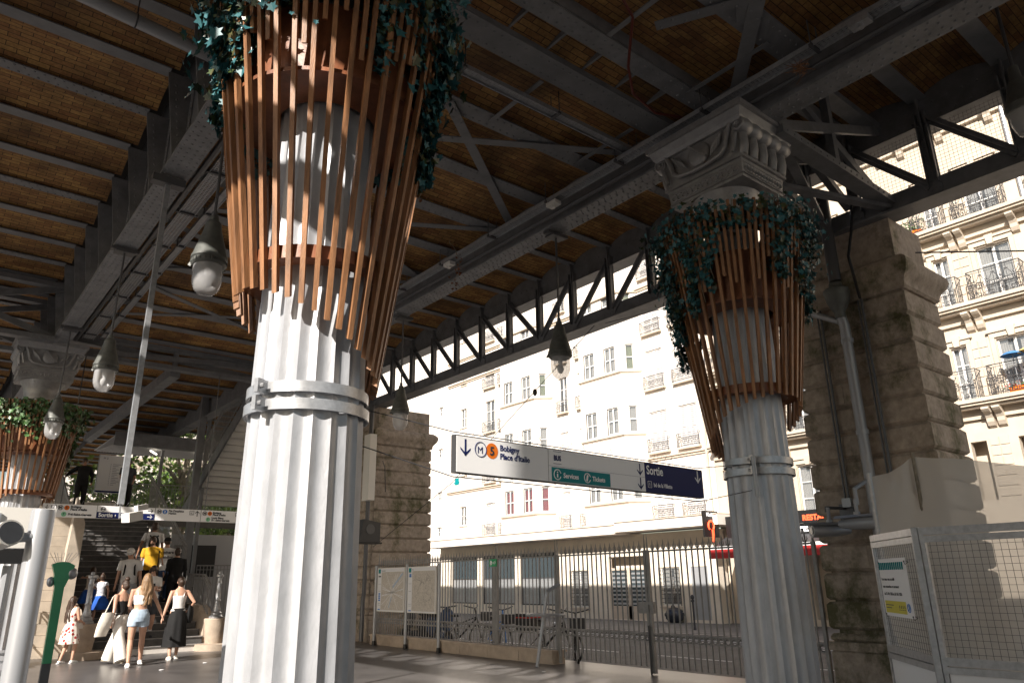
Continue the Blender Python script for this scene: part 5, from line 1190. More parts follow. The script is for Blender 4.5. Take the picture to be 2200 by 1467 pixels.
# trees
def tree(p, h, r, lab, n=5000, seed=1, base=.35, s=.16):
    rr = random.Random(seed); t = thing('plane_tree', lab, 'tree', p); K = dict(parent=t, local=True); tr = MB()
    tr.tube([(0, 0, 0), (.05, 0, h*.2), (0, .05, h*.4), (.2, .1, h*.6), (.1, .1, h*.85)], [.30, .24, .2, .13, .04], 10); tips = []
    for k in range(11):
        a = 2*PI*k/11+rr.uniform(-.3, .3); z0 = h*rr.uniform(.28, .6); L = r*rr.uniform(.6, 1.0); q = V((L*math.cos(a), L*math.sin(a), z0+h*rr.uniform(.12, .35)))
        m_ = V((q.x*.45, q.y*.45, z0+(q.z-z0)*.6)); tr.tube([(0, 0, z0), m_, q], [.12, .07, .02], 7); tips += [m_, q, (m_+q)/2]
    tips += [V((0, 0, h*.8)), V((.3, .2, h*.92))]
    tr.build('trunk', 'bark', smooth=True, **K); b = MB()
    for k in range(n):
        c = rr.choice(tips); q = c+V((rr.gauss(0, r*.20), rr.gauss(0, r*.20), rr.gauss(0, h*.06)))
        if q.z < h*base: q.z = h*base+rr.random()
        leafshape(b, q, (rr.gauss(0, 1), rr.gauss(0, 1), rr.gauss(0, 1)), (0, 0, 1), s*rr.uniform(.6, 1.2))
    b.build('crown', 'leaf', **K); return t
tree((10.4, 39, 0), 11, 4.6, 'pale barked plane tree with a leafy crown seen beyond the landing', 6500, 3, .4)
tree((14.0, 43, 0), 10, 4.5, 'leafy tree right of the pale barked one', 4500, 4, .3)
tree((12.2, 35, 0), 6.0, 2.0, 'low leafy tree hanging over the brick pillar', 2600, 7, .52, .12)
# far direction sign over the stairs
sg2 = thing('direction_sign', 'long far sign over the stairs with metro lines and a blue Sortie panel', 'sign', (2.22, 18.45, 2.92)); K = dict(parent=sg2, local=True)
MB().box((-.02, 0, 0), (4.9, .10, .27)).build('sign_case', 'white', **K)
MB().box((1.01, -.003, 0.002), (2.18, -.0005, .135)).build('navy_panel', 'navy', **K)
b = MB()
for x in (1.0, 2.185, 3.2): b.box((x, -.003, 0), (x+.008, -.0004, .27))
arrow(b, 2.09, .20, .11, 'r', -.004); arrow(b, 3.12, .18, .13, 'u', -.004); arrow(b, .05, .2, .09, 'd', -.004)
for x in (.30, 2.28, 3.29): b.ring((x, -.004, .195), .047, .005, 'y', 20)
b.ring((1.12, -.004, .20), .045, .005, 'y', 20)
for x in (.13, 2.95, 4.02):
    for p, q in (((0, 0), (.09, 0)), ((.09, 0), (.09, .09)), ((.09, .09), (0, .09)), ((0, .09), (0, 0)), ((.015, .03), (.075, .015)), ((.04, .03), (.05, .075))): b.bar((x+p[0], -.004, .15+p[1]), (x+q[0], -.004, .15+q[1]), .002, .008, (1, 0, 1))
b.build('pictogram', 'ink', **K)
for x, z, m in ((.42, .195, 'orange'), (3.41, .195, 'orange'), (.38, .06, 'green7'), (3.38, .06, 'green7'), (2.40, .195, 'blue2')):
    q = MB(); disc(q, x, z, .05, -.004); q.build('line_badge', m, **K)
for s_, x, z, h_, m in (('M', .268, .17, .055, 'ink'), ('5', .398, .17, .055, 'ink'), ('Bobigny', .49, .20, .046, 'ink'), ("Place d'Italie", .49, .145, .046, 'ink'), ('7', .358, .038, .05, 'ink'), ('Pré-Saint-Gervais', .46, .04, .046, 'ink'),
                     ('BUS', 1.083, .185, .032, 'ink'), ('Sortie', 1.04, .035, .085, 'white'), ('1', 1.36, .04, .05, 'white'), ('bd de la Villette', 1.45, .04, .048, 'white'), ('M', 2.25, .17, .055, 'ink'), ('2', 2.378, .17, .055, 'white'), ('Pte Dauphine', 2.48, .20, .044, 'ink'), ('Nation', 2.48, .145, .044, 'ink'),
                     ('M', 3.26, .17, .055, 'ink'), ('5', 3.39, .17, .055, 'ink'), ('Bobigny', 3.48, .20, .044, 'ink'), ("Place d'Italie", 3.48, .15, .044, 'ink'), ('7', 3.355, .038, .05, 'ink'), ('Louis Blanc', 3.46, .08, .044, 'ink'), ('Pré-Saint-Gervais', 3.46, .025, .044, 'ink')):
    text(s_, m, sg2, (x, -.0055, z), UX, h_, bold=.0025 if s_ != 'Sortie' else .005)
q = MB(); arrow(q, 2.09, .065, .11, 'r', -.005); q.build('pictogram', 'white', **K)
b = MB(); rr = random.Random(4)
for k in range(60): x = .05+4.8*k/60; b.bar((x, .05, .27), (x+rr.gauss(0, .03), .05+rr.gauss(0, .04), .36), .003, .003)
b.build('bird_spikes', 'steel', **K)
MB().tube([(.3, .05, .27), (.3, .05, 3.6)], .012, 6).build('hanger', 'pipe', **K); MB().tube([(3.3, .05, .27), (3.3, .05, 3.6)], .012, 6).build('hanger', 'pipe', **K)
for i, (x, y) in enumerate(((5.2, 16.3), (4.2, 15.6), (8.9, 10.2))):
    MB().ell((x, y, .012), (.05, .03, .012), 7, 4).build('paper_scrap', 'paper', label=['white scrap on the floor right of the woman in the long skirt', 'tiny scrap of paper on the sunlit floor in front of the walkers', 'scrap lying on the shaded floor before the stone plinth'][i], category='litter')

# ================================================================== PIPES AND CAMERAS ON THE RIGHT PIER
t = thing('downpipe', 'grey rainwater downpipe with ornate funnel on the face of the right pier', 'downpipe', (9.83, 4.6, 0))
MB().tube([(9.80, 4.62, 6.9), (9.80, 4.62, 5.52)], .085, 14).build('upper_pipe', 'pipe', t, smooth=True)
MB().lathe([(.085, 5.48), (.09, 5.42), (.17, 5.38), (.18, 5.33), (.165, 5.30), (.15, 5.20), (.11, 5.10), (.075, 5.05), (.07, 4.95)], (9.78, 4.62, 0), 20, fn=lambda k, n: 1+.04*(k % 2)).build('funnel', 'lampm', t, smooth=True)
MB().tube([(9.78, 4.62, 5.0), (9.86, 4.62, 4.85), (9.87, 4.62, .1)], .07, 14).build('pipe', 'pole', t, smooth=True)
b = MB()
for z in (4.6, 3.3, 2.2, 1.1): b.lathe([(.085, z), (.085, z+.06)], (9.87, 4.62, 0), 14)
b.build('collar', 'pole', t)
MB().tube([(9.80, 5.30, 5.30), (9.80, 4.66, 4.92)], .045, 10).build('branch_pipe', 'pole', t, smooth=True)
for i, (y, x) in enumerate([(4.98, 9.93), (4.36, 9.93)]):
    MB().tube([(x, y, 5.2), (x, y, 2.40)], .018, 6).tube([(x, y+.05, 5.2), (x, y+.05, 2.40)], .014, 6).build('conduit', 'pipe', smooth=True, label=['pair of thin conduits left of the downpipe on the pier', 'pair of thin conduits right of the downpipe on the pier'][i], category='conduit')
MB().tube([(9.9, 4.36, 5.2), (9.74, 4.32, 5.45), (9.74, 4.35, 5.8), (9.85, 4.3, 6.2), (9.8, 4.2, 6.6)], .02, 6).build('black_cable', 'black', smooth=True, label='black cable bundle curling over the cornice of the right pier', category='cable')
def secu(p, yaw, lab, arm):
    t = thing('security_camera', lab, 'camera', p, yaw); K = dict(parent=t, local=True)
    MB().lathe([(.0, -.30), (.045, -.29), (.075, -.1), (.085, .15), (.085, .22), (.06, .221), (0, .221)], n=16).v
    b = MB().lathe([(.0, -.30), (.05, -.28), (.08, -.1), (.09, .15), (.09, .24), (.075, .241), (.07, .235), (0, .235)], n=18)
    b.v = [V((v.z*.98, v.x*1.0, v.y*.95)) for v in b.v]; b.build('housing', 'pole', smooth=True, **K)
    MB().tube([(.236, 0, 0), (.243, 0, 0)], .05, 14).build('lens', 'spane', **K)
    MB().prism([(-.30, -.10, .07), (-.30, -.06, .105), (-.30, .06, .105), (-.30, .10, .07), (-.30, .05, .095), (-.30, -.05, .095)], (.66, 0, .0)).build('sunshield', 'pole', **K)
    MB().tube([(-.02, 0, .09), (-.02, 0, .14)], .04, 12).tube([(-.02, 0, .14), (-.02, 0, .30)], .024, 8).build('bracket', 'pole', **K)
    return t
sc1 = secu((9.55, 5.12, 2.06), R(141), 'left security camera on the right pier, pointing left', 0)
sc2 = secu((9.40, 4.62, 2.12), R(-95), 'right security camera on the pier beside the downpipe, lens towards the street', 0)
MB().tube([(9.56, 5.13, 2.30), (9.56, 5.13, 2.36), (9.7, 5.1, 2.36), (9.98, 5.06, 2.36)], .02, 8).box((9.95, 4.95, 2.2), (9.99, 5.15, 2.42)).build('arm', 'pipe', sc1, smooth=True)
MB().tube([(9.42, 4.63, 2.35), (9.42, 4.63, 2.55), (9.62, 4.55, 2.66), (9.98, 4.6, 2.66)], .028, 8).build('arm', 'pole', sc2, smooth=True)
for i, (y, z) in enumerate(((5.0, 2.42), (4.36, 2.58))): MB().box((9.88, y-.06, z-.05), (9.94, y+.06, z+.07)).build('junction_box', 'pole', label=['junction box at the foot of the left conduits', 'junction box at the foot of the right conduits'][i], category='box')
# fittings on the left pier
MB().box((9.55, 17.95, 3.6), (9.75, 18.3, 5.4)).build('light_box', 'plastic', label='tall narrow white box before the distant pier', category='box')
MB().tube([(9.75, 18.3, 6.3), (9.75, 18.3, 1.2), (9.7, 18.25, 1.05), (9.7, 18.25, .05)], .06, 10).build('downpipe', 'pipe', smooth=True, label='downpipe running down beside the distant pier', category='downpipe')
t = thing('loudspeaker', 'black wedge loudspeaker beside the foreground column at right', 'loudspeaker', (9.1, 16.6, 2.7))
MB().prism([(8.5, 16.3, 2.42), (9.05, 16.3, 2.42), (9.05, 16.3, 2.88), (8.6, 16.3, 2.95)], (0, .3, 0)).build('body', 'dark', t); MB().tube([(8.78, 16.29, 2.72), (8.78, 16.31, 2.72)], .12, 20).build('cone', 'pipe', t)
MB().box((8.45, 16.28, 2.38), (9.1, 16.62, 2.417)).build('base', 'black', t); MB().bar((9.05, 16.5, 2.7), (9.9, 18.4, 2.7), .04, .04).build('arm', 'pipe', t)
wire([(9.1, 16.4, 4.4), (9.5, 17, 4.35), (10.3, 18.35, 3.9)], 'wire looping by the tall white box', .012)

# ================================================================== SITE HOARDING
hd = thing('site_hoarding', 'galvanised mesh hoarding with white lower panels at the right edge', 'hoarding', (6.7, 2.83, 0))
cn, lf, rt = V((6.70, 2.83, 0)), V((7.62, 3.66, 0)), V((6.72, .6, 0))
Z0, Z1 = .80, 1.87
def hpanel(p, q, first):
    d = (q-p).normalized(); L = (q-p).length; n_ = V((0, 0, 1)); o = V((-.012, .012, 0))
    fr = MB()
    for z, h in ((Z1-.03, .06), (Z1-.095, .05), (Z0+.03, .06), (Z0-.035, .05), (.05, .06)): fr.bar(p+d*.03+n_*z, q-d*.03+n_*z, .04, h)
    for u in (.050, L-.050): fr.bar(p+d*u+n_*.02, p+d*u+n_*(Z1-.06), .035, .036, (d.y, -d.x, 0))
    fr.build('frame', 'steel', hd); m = MB(); u = .1
    while u < L-.09: m.bar(p+d*u+n_*(Z0+.05), p+d*u+n_*(Z1-.11), .003, .003, (d.y, -d.x, 0)); u += .052
    z = Z0+.09
    while z < Z1-.12: m.bar(p+d*.08+n_*z, q-d*.08+n_*z, .003, .003); z += .052
    m.build('mesh', 'pipe', hd)
    MB().bar(p+d*.07+n_*(.43), q-d*.07+n_*(.43), .01, .70, (0, 0, 1)).build('white_panel', 'white', hd)
hpanel(cn, lf, 0); hpanel(cn, rt, 1)
MB().bar(cn+V((0, 0, 0)), cn+V((0, 0, Z1+.005)), .05, .05, (0, 1, 0)).build('corner_post', 'steel', hd)
d = (lf-cn).normalized(); nn = V((-d.y, d.x, 0)); 
b = MB(); 
for u in (.15, .30): b.tube([cn+d*u+nn*.012+V((0, 0, .25+.1*(u > .2))), cn+d*u+nn*.012+V((0, 0, .56))], .028, 8)
b.build('teal_stroke', 'teal', hd)
nt_ = thing('notice', 'white notice with teal strokes and yellow band tied to the mesh hoarding', 'notice', tuple(cn+d*1.03+nn*.03+V((0, 0, 1.13))), math.atan2(d.y, d.x)+PI); K = dict(parent=nt_, local=True)
MB().box((0, 0, 0), (.75, .005, .51)).build('board', 'white', **K)
b = MB()
for k in range(13): b.tube([(.04+.052*k, -.001, .41), (.045+.052*k, -.001, .475)], .011, 6, flat=.3)
b.build('teal_strokes', 'teal', **K)
MB().box((.03, -.0015, .03), (.59, -.0002, .135)).build('yellow_band', 'gold', **K)
for i, (s_, z) in enumerate((('Pour mieux vous accueillir', .315), ('nous renouvelons cet ascenseur', .25), ('du 13 / 04 / 2026 au 26 / 06 / 2026', .185))): text(s_, 'ink', nt_, (.03+.01*i, -.001, z), UX, .026, bold=.0006, sx=.95)
b = MB()
for k in range(4): b.box((.40+.045*k, -.0025, .06), (.43+.045*k, -.0016, .065)).box((.41+.045*k, -.0025, .075), (.425+.045*k, -.0016, .1))
b.box((.05, -.0025, .095), (.26, -.0016, .102)).box((.05, -.0025, .07), (.2, -.0016, .077)).build('small_print', 'ink', **K)
MB().ring((.66, -.002, .085), .035, .004, 'y', 18).tube([(.64, -.002, .06), (.67, -.002, .085), (.66, -.002, .11)], .004, 5).build('round_logo', 'blue2', **K)
b = MB()
for x, z in ((.02, .48), (.73, .48), (.02, .02), (.73, .02)): b.tube([(x, -.008, z), (x+.01, .03, z-.01), (x+.02, -.004, z-.03), (x, -.008, z)], .004, 5)
b.build('cable_tie', 'black', **K)
# dust sheet on poles behind the hoarding
tp = thing('dust_sheet', 'beige translucent netting sheet stretched on poles behind the hoarding', 'tarpaulin', (8.8, 3.3, 0)); b = MB()
top = [(8.50, 3.97, 2.56), (8.60, 3.8, 2.60), (8.68, 3.68, 2.67), (8.73, 3.58, 2.76), (8.80, 3.4, 2.73), (8.88, 3.2, 2.70), (8.96, 3.0, 2.66), (9.1, 2.6, 2.56), (9.2, 2.2, 2.45), (9.28, 1.7, 2.38), (9.35, 1.0, 2.35)]
N = 14; rr = random.Random(2); vs = []
for i, p in enumerate(top):
    for j in range(N): f = j/(N-1); wv = .05*math.sin(i*2.3+j*.35)+.03*math.sin(j*1.3+i*1.9)+.02*math.sin(i*4.1); z = p[2]+(.42-p[2])*f; vs.append((p[0]-.10*math.sin(PI*f)+wv-.35*max(0, f-.7)*(i > 3), p[1]+wv*.5, z-.0*i))
b.add(vs, [(i*N+j, i*N+j+1, (i+1)*N+j+1, (i+1)*N+j) for i in range(len(top)-1) for j in range(N-1)])
b.build('sheet', 'tarp', tp, smooth='all')
MB().tube([(8.70, 3.56, 0), (8.71, 3.56, 2.80)], .02, 8).build('brown_pole', 'bark', tp, smooth=True); MB().tube([(8.46, 3.97, 0), (8.46, 3.97, 2.6)], .028, 8).build('steel_pole', 'steel', tp, smooth=True)
b = MB()
for yy in (2.55, 2.35): b.tube([(9.0+.02*math.sin(k*1.3), yy+.03*math.sin(k*.9), 2.1-.16*k) for k in range(10)], .005, 4)
b.build('seam', 'white', tp)
# bird net over the right truss
b = MB(); y = .9
while y < 4.1: b.bar((10.05, y, 6.55), (10.05, y, 7.45), .003, .003, (0, 1, 0)); y += .052
z = 6.6
while z < 7.44: b.bar((10.05, .9, z), (10.05, 4.1, z), .003, .003); z += .052
b.build('bird_net', 'iron', label='fine bird netting stretched over the truss openings at the upper right', category='net')
t = thing('junction_box', 'flat grey vented box on the girder at the top right', 'box', (6.6, 1.6, 6.75)); MB().box((6.62, 1.75, 6.72), (6.75, 2.05, 6.82)).build('case', 'pole', t)
b = MB(); rr = random.Random(11)
for k in range(70): a = rr.uniform(0, 2*PI); r_ = rr.uniform(.0, .09); p = V((6.55+r_*math.cos(a), 3.1+r_*math.sin(a), 6.62+rr.uniform(0, .07))); b.bar(p, p+V((rr.gauss(0, .06), rr.gauss(0, .06), rr.gauss(0, .02))), .004, .004)
b.build('bird_nest', 'wood', label='straw pigeon nest on the girder above the scrolled capital', category='nest')

# ================================================================== PEOPLE
def remesh(b, vox, name, m, parent, sm=6, **kw):
    me = b.mesh(name); o = bpy.data.objects.new('tmp', me); C.objects.link(o)
    md = o.modifiers.new('r', 'REMESH'); md.mode = 'VOXEL'; md.voxel_size = vox; md.use_smooth_shade = True
    s = o.modifiers.new('s', 'SMOOTH'); s.factor = .5; s.iterations = sm
    dg = bpy.context.evaluated_depsgraph_get(); dg.update(); me2 = bpy.data.meshes.new_from_object(o.evaluated_get(dg)); bpy.data.objects.remove(o)
    me2.name = name; return link(name, me2, m, parent, smooth='all', **kw)
def loft(b, rows, n=18, wob=0, rr=None):
    vs = []
    for i, (c, rx, ry) in enumerate(rows):
        for k in range(n):
            t = 2*PI*k/n; g = 1+(wob*math.sin(k*PI*.75*1.0+i*.05) if wob else 0)*min(1, i/len(rows)*2)
            vs.append((c[0]+rx*math.cos(t)*g, c[1]+ry*math.sin(t)*g, c[2]))
    return b.add(vs, [(i*n+k, i*n+(k+1) % n, (i+1)*n+(k+1) % n, (i+1)*n+k) for i in range(len(rows)-1) for k in range(n)]+[tuple(range(n-1, -1, -1)), tuple((len(rows)-1)*n+k for k in range(n))])
def ik(a, c, l1, l2, pole):
    a, c = V(a), V(c); d = c-a; L = min(d.length, (l1+l2)*.999); dn = d.normalized(); c = a+dn*L
    x = (l1*l1-l2*l2+L*L)/(2*L); h = math.sqrt(max(l1*l1-x*x, 1e-6)); pole = V(pole); pole = (pole-dn*pole.dot(dn)).normalized()
    return a+dn*x+pole*h, c
def person(loc, rz, H, lab, top='tee', topm='tshirt', bot='pants', botm='blackc', shoes='tshirt', hair='short', hairm='hairb', skinm='skin', fem=False,
           feet=((.09, .12, 0), (-.09, -.12, 0)), hands=((.24, .05, .80), (-.24, .02, .80)), lean=.0, look=(0, 0), hem=.5, flare=.3, child=False, sleeve=.13, grip=0.3, socks=False):
    """local frame: faces +Y, x to its right; sizes for 1.7 m, scaled by H"""
    s = H/1.7; t = thing('person', lab, 'person', loc, rz); K = dict(parent=t)
    sc = lambda p: V(p)*s
    hd = 1.13 if child else 1.
    tw = .88 if fem else 1.
    if child: tw = .84
    T = lambda z: lean*(z-.92)     # forward shift of the torso
    hipz = .90; b = MB(); shz = 1.39
    tors = [(.84, .12, .095), (.90, .165, .115), (.96, .168 if fem else .158, .118), (1.06, .128*(tw if fem else 1.05), .096), (1.15, .135*tw, .10), (1.26, .158*tw, .112), (1.34, .170*tw, .098), (1.40, .150*tw, .078), (1.44, .085, .062), (1.47, .055, .055)]
    loft(b, [((0, T(z), z), rx, ry) for z, rx, ry in tors])
    nk = V((0, T(1.44), 1.42)); hc = V((look[0]*.3, T(1.5)+.012+look[1]*.03, 1.585))
    b.tube([nk, (nk+hc)/2+V((0, 0, -.01)), hc+V((0, -.01, -.03))], [.058, .052, .05], 12)
    hm = MB().ell((0, -.008, .012), (.073*hd, .092*hd, .10*hd), 18, 12).ell((0, .03*hd, -.045*hd), (.052*hd, .058*hd, .066*hd), 14, 10)
    hm.tube([(0, .085*hd, .02), (0, .105*hd, -.018), (0, .088*hd, -.03)], [.008, .014, .008], 6).ell((0, .076*hd, -.055), (.022, .012, .009), 8, 5)
    for e in (-1, 1): hm.ell((e*.074*hd, -.01, -.005), (.012, .02, .03), 8, 6).ell((e*.03, .068*hd, -.02), (.02, .018, .018), 8, 6)
    yaw, pit = look; mt = Matrix.Rotation(-yaw, 3, 'Z') @ Matrix.Rotation(pit, 3, 'X'); hv = [hc+mt @ v for v in hm.v]; b.add(hv, hm.f)
    legs = []
    for i, e in enumerate((1, -1)):
        hp = V((e*.088, 0, hipz)); an = V(feet[i])+V((0, 0, .085)); kn, an = ik(hp, an, .43, .41, (e*.05, 1, 0)); legs.append((hp, kn, an))
        b.tube([hp, hp+(kn-hp)*.3, kn+(hp-kn)*.15, kn, kn+(an-kn)*.25, kn+(an-kn)*.6, an], [.088, .085, .058, .053, .056, .043, .034], 14)
        b.tube([an+V((0, -.03, -.03)), an+V((0, .03, -.045)), an+V((e*.01, .15, -.065))], [.036, .036, .022], 10)
    arms = []
    for i, e in enumerate((1, -1)):
        sh = V((e*(.185*tw), T(1.37), 1.375)); hn = V(hands[i]); el, wr = ik(sh, hn, .28, .25, (e*.55, -1, -.15)); arms.append((sh, el, wr))
        b.tube([V((e*.10, T(1.37), 1.37)), sh, sh+(el-sh)*.35, el, el+(wr-el)*.3, wr], [.05, .05, .044, .034, .034, .023], 12)
        dr = (wr-el).normalized(); sd = dr.cross(V((0, 1, 0))); sd = sd.normalized() if sd.length > .1 else V((1, 0, 0)); sd = dr.cross(V((e, 0, 0))).normalized(); pn = sd.cross(dr).normalized()
        b.tube([wr-dr*.01, wr+dr*.04, wr+dr*.085], [.022, .033, .03], 10, flat=.62)
        inn = V((-e, .25, 0)); inn = (inn-dr*inn.dot(dr)).normalized()
        for f in range(4):
            o = sd*((f-1.5)*.018); L = (.062, .072, .068, .052)[f]; p0 = wr+dr*.08+o
            p1 = p0+dr*L*.5+inn*L*grip*.3; p2 = p1+dr*L*.4*(1-grip)+inn*L*.55*grip*1.3; b.tube([p0, p1, p2], [.0095, .009, .0075], 6)
        q0 = wr+dr*.02+sd*.028; b.tube([q0, q0+sd*.024+dr*.03+inn*.006, q0+sd*.022+dr*.06+inn*.016], [.012, .0105, .008], 6)
    b.v = [v*s for v in b.v]
    body = remesh(b, .0085*s, 'body', skinm, t, 4, **({}))
    # eyes, brows, mouth
    if abs(rz) > .0 or True:
        e_ = MB(); 
        for e in (-1, 1): e_.ell(mt @ V((e*.03, .0845*hd, -.006))+hc, (.010, .006, .006), 8, 5); e_.bar(mt @ V((e*.015, .087*hd, .014))+hc, mt @ V((e*.046, .08*hd, .014))+hc, .006, .006)
        e_.v = [v*s for v in e_.v]; e_.build('eyes', 'black', t, local=True)
    def cloth(b, name, m, vox=.011, sm=5): b.v = [v*s for v in b.v]; return remesh(b, vox*s, name, m, t, sm)
    # top
    if top in ('tee', 'tank', 'crop', 'shirt', 'cami'):
        z0 = {'tee': .86, 'shirt': .84, 'tank': .98, 'crop': 1.12, 'cami': .98}[top]; z1 = {'tee': 1.445, 'shirt': 1.45, 'tank': 1.30, 'crop': 1.29, 'cami': 1.27}[top]
        g = .024 if top in ('tee', 'shirt') else .009; c = MB(); rows = []
        zz = [z0+(z1-z0)*k/10 for k in range(11)]
        def prof(z):
            for (za, xa, ya), (zb2, xb, yb) in zip(tors[:-1], tors[1:]):
                if za <= z <= zb2: f = (z-za)/(zb2-za); return xa+(xb-xa)*f, ya+(yb-ya)*f
            return tors[0][1:] if z < tors[0][0] else tors[-1][1:]
        for z in zz:
            rx, ry = prof(z); k_ = 1+(.03*math.sin(z*60) if top in ('tee', 'shirt') else 0)
            if top in ('tee', 'shirt') and z < 1.2: rx = max(rx, .148*tw)
            rows.append(((0, T(z), z), (rx+g)*k_, (ry+g)*k_))
        loft(c, rows)
        if top in ('tee', 'shirt'):
            for sh, el, wr in arms:
                q = sh+(el-sh).normalized()*(sleeve+.06 if top == 'tee' else .27); c.tube([V((sh.x*.45, sh.y, 1.385)), sh+V((0, 0, .003)), q], [.058, .066, .066], 12)
                if top == 'shirt': c.tube([sh+(el-sh)*.8, el, wr], [.05, .045, .034], 12)
        else:
            for e in (-1, 1): c.tube([V((e*.075, T(1.3)+.09, z1-.01)), V((e*.085, T(1.4)+.05, 1.41)), V((e*.085, T(1.42)-.03, 1.425)), V((e*.07, T(1.3)-.105, z1-.01))], .012 if top != 'cami' else .008, 8)
        cloth(c, 'top', topm, .0105 if top in ('tee', 'shirt') else .008, 4)
    if bot in ('pants', 'wide', 'shorts', 'denim'):
        c = MB(); loft(c, [((0, T(z), z), rx, ry) for z, rx, ry in ((.80, .15, .115), (.88, .178, .135), (.95, .178 if fem else .168, .132), (1.0, .150, .118), (1.03 if fem else 1.0+.01, .145, .112))])
        for (hp, kn, an) in legs:
            if bot == 'pants': c.tube([hp, hp+(kn-hp)*.3, kn, kn+(an-kn)*.3, an+(kn-an)*.06], [.102, .10, .078, .075, .062], 14)
            elif bot == 'wide': c.tube([hp, hp+(kn-hp)*.3, kn, kn+(an-kn)*.5, an+V((0, 0, -.05))], [.104, .106, .112, .122, .135], 16)
            else: c.tube([hp, hp+(kn-hp)*.3, hp+(kn-hp)*(.42 if bot == 'denim' else .85)], [.104, .105, .105 if bot == 'denim' else .10], 14)
        cloth(c, 'trousers' if bot in ('pants', 'wide') else 'shorts', botm)
    if bot in ('skirt', 'dress'):
        c = MB(); n = 48; rows = []; z0 = 1.04; mx = (legs[0][2].y+legs[1][2].y)/2
        for k in range(12):
            f = k/11; z = z0+(hem-z0)*f; rx = .135+(.05+flare*.5*f)*min(1, f*3)**.7; ry = .11+(.045+flare*.5*f)*min(1, f*3)**.7; rows.append(((0, T(z)*(1-f)+mx*f*.4, z), rx, ry))
        vs = []
        for i, (cc, rx, ry) in enumerate(rows):
            for k in range(n): a = 2*PI*k/n; g = 1+.045*math.sin(k*PI*2*9/n+.6)*min(1, i/5); vs.append((cc[0]+rx*math.cos(a)*g, cc[1]+ry*math.sin(a)*g, cc[2]))
        c.add(vs, [(i*n+k, (i+1)*n+k, (i+1)*n+(k+1) % n, i*n+(k+1) % n) for i in range(11) for k in range(n)]+[tuple(range(n))])
        if bot == 'dress':
            rws = [((0, T(z), z), rx+.014, ry+.014) for z, rx, ry in tors[2:8] if z < 1.42]; c2 = MB(); loft(c2, rws)
            for sh, el, wr in arms: c2.tube([V((sh.x*.5, sh.y, 1.37)), sh+V((0, 0, .01))], [.055, .058], 10)
            c2.v = [v*s for v in c2.v]; remesh(c2, .0105*s, 'bodice', topm, t, 4)
        c.v = [v*s for v in c.v]; c.build('skirt', botm, t, local=True, smooth='all')
    # shoes
    for i, (hp, kn, an) in enumerate(legs):
        if shoes is None: break
        e = (1, -1)[i]; c = MB().tube([an+V((0, -.045, -.045)), an+V((0, .0, -.045)), an+V((e*.005, .08, -.055)), an+V((e*.012, .165, -.065))], [.040, .046, .042, .028], 12)
        c.box((an.x-.036+e*.005, an.y-.08, an.z-.087), (an.x+.036+e*.01, an.y+.18, an.z-.066)); cloth(c, 'shoe', shoes, .009, 3)
        if socks: q = MB().tube([an+V((0, 0, -.02)), an+(kn-an)*.28], [.040, .046], 12); q.v = [v*s for v in q.v]; q.build('sock', 'tshirt', t, local=True, smooth=True)
    # hair
    c = MB(); hh = lambda p: hc+mt @ V(p)
    def hell(p, r_):
        q = MB().ell((0, 0, 0), r_, 16, 10); c.add([hh(V(p)+v) for v in q.v], q.f)
    if hair == 'cap':
        hell((0, -.012, .012), (.079*hd, .096*hd, .095*hd))
        k = MB(); q = MB().ell((0, 0, 0), (.086, .104, .088), 18, 12); q.v = [V((v.x, v.y, max(v.z, -.012))) for v in q.v]; k.add([hh(V((0, -.005, .035))+v) for v in q.v], q.f)
        q = MB().prism([(.07*math.sin(a), .085+.085*math.cos(a), 0) for a in [(-PI/2)+PI*j/10 for j in range(11)]], (0, 0, .008)); k.add([hh(V((0, 0, .028))+v) for v in q.v], q.f)
        k.v = [v*s for v in k.v]; k.build('cap', 'tshirt' if hairm != 'blackcap' else 'blackc', t, local=True, smooth=True); hairm = 'hairb' if hairm == 'blackcap' else hairm
    elif hair == 'bald': hell((0, -.02, .0), (.074, .09, .09))
    else: hell((0, -.014, .022), (.083*hd, .100*hd, .102*hd)); hell((0, -.04, -.02), (.078*hd, .07*hd, .085*hd))
    if hair == 'bun': hell((0, -.05, .135), (.055, .055, .05)); hell((0, -.085, -.01), (.05, .04, .06))
    if hair == 'lowbun': hell((0, -.10, .0), (.06, .05, .065))
    if hair == 'kidbun': hell((0, -.02, .14), (.045, .045, .04))
    rr_ = random.Random(int(H*1000)+len(lab))
    if hair in ('long', 'longside'):
        L = .42 if not child else .52
        for k in range(26):
            a = rr_.uniform(-1.9, 1.9); x0 = .07*math.sin(a); y0 = -.02-.06*math.cos(a)*1.2; ll = L*rr_.uniform(.75, 1.05); w0 = rr_.uniform(0, 6)
            pts = [hh((x0*.8, y0*.8, .06)), hh((x0*1.1, y0*1.15-.01, -.03))]+[hc+V((x0*(1.25+.25*f)+.012*math.sin(f*9+w0), T(1.3)*f*0-.075-.035*math.cos(a)-.02*f+.010*math.cos(f*8+w0), -.08-ll*f)) for f in (.25, .5, .75, 1)]
            c.tube(pts, [.022, .024, .022, .02, .016, .006], 6)
    if hair == 'beard': 
        q = MB().ell((0, 0, 0), (.054, .05, .05), 12, 8); c.add([hh(V((0, .048, -.062))+v) for v in q.v], q.f)
    if c.v: cloth(c, 'hair', hairm, .010 if hair not in ('long', 'longside') else .009, 2)
    t['_p'] = 1; del t['_p']
    return t
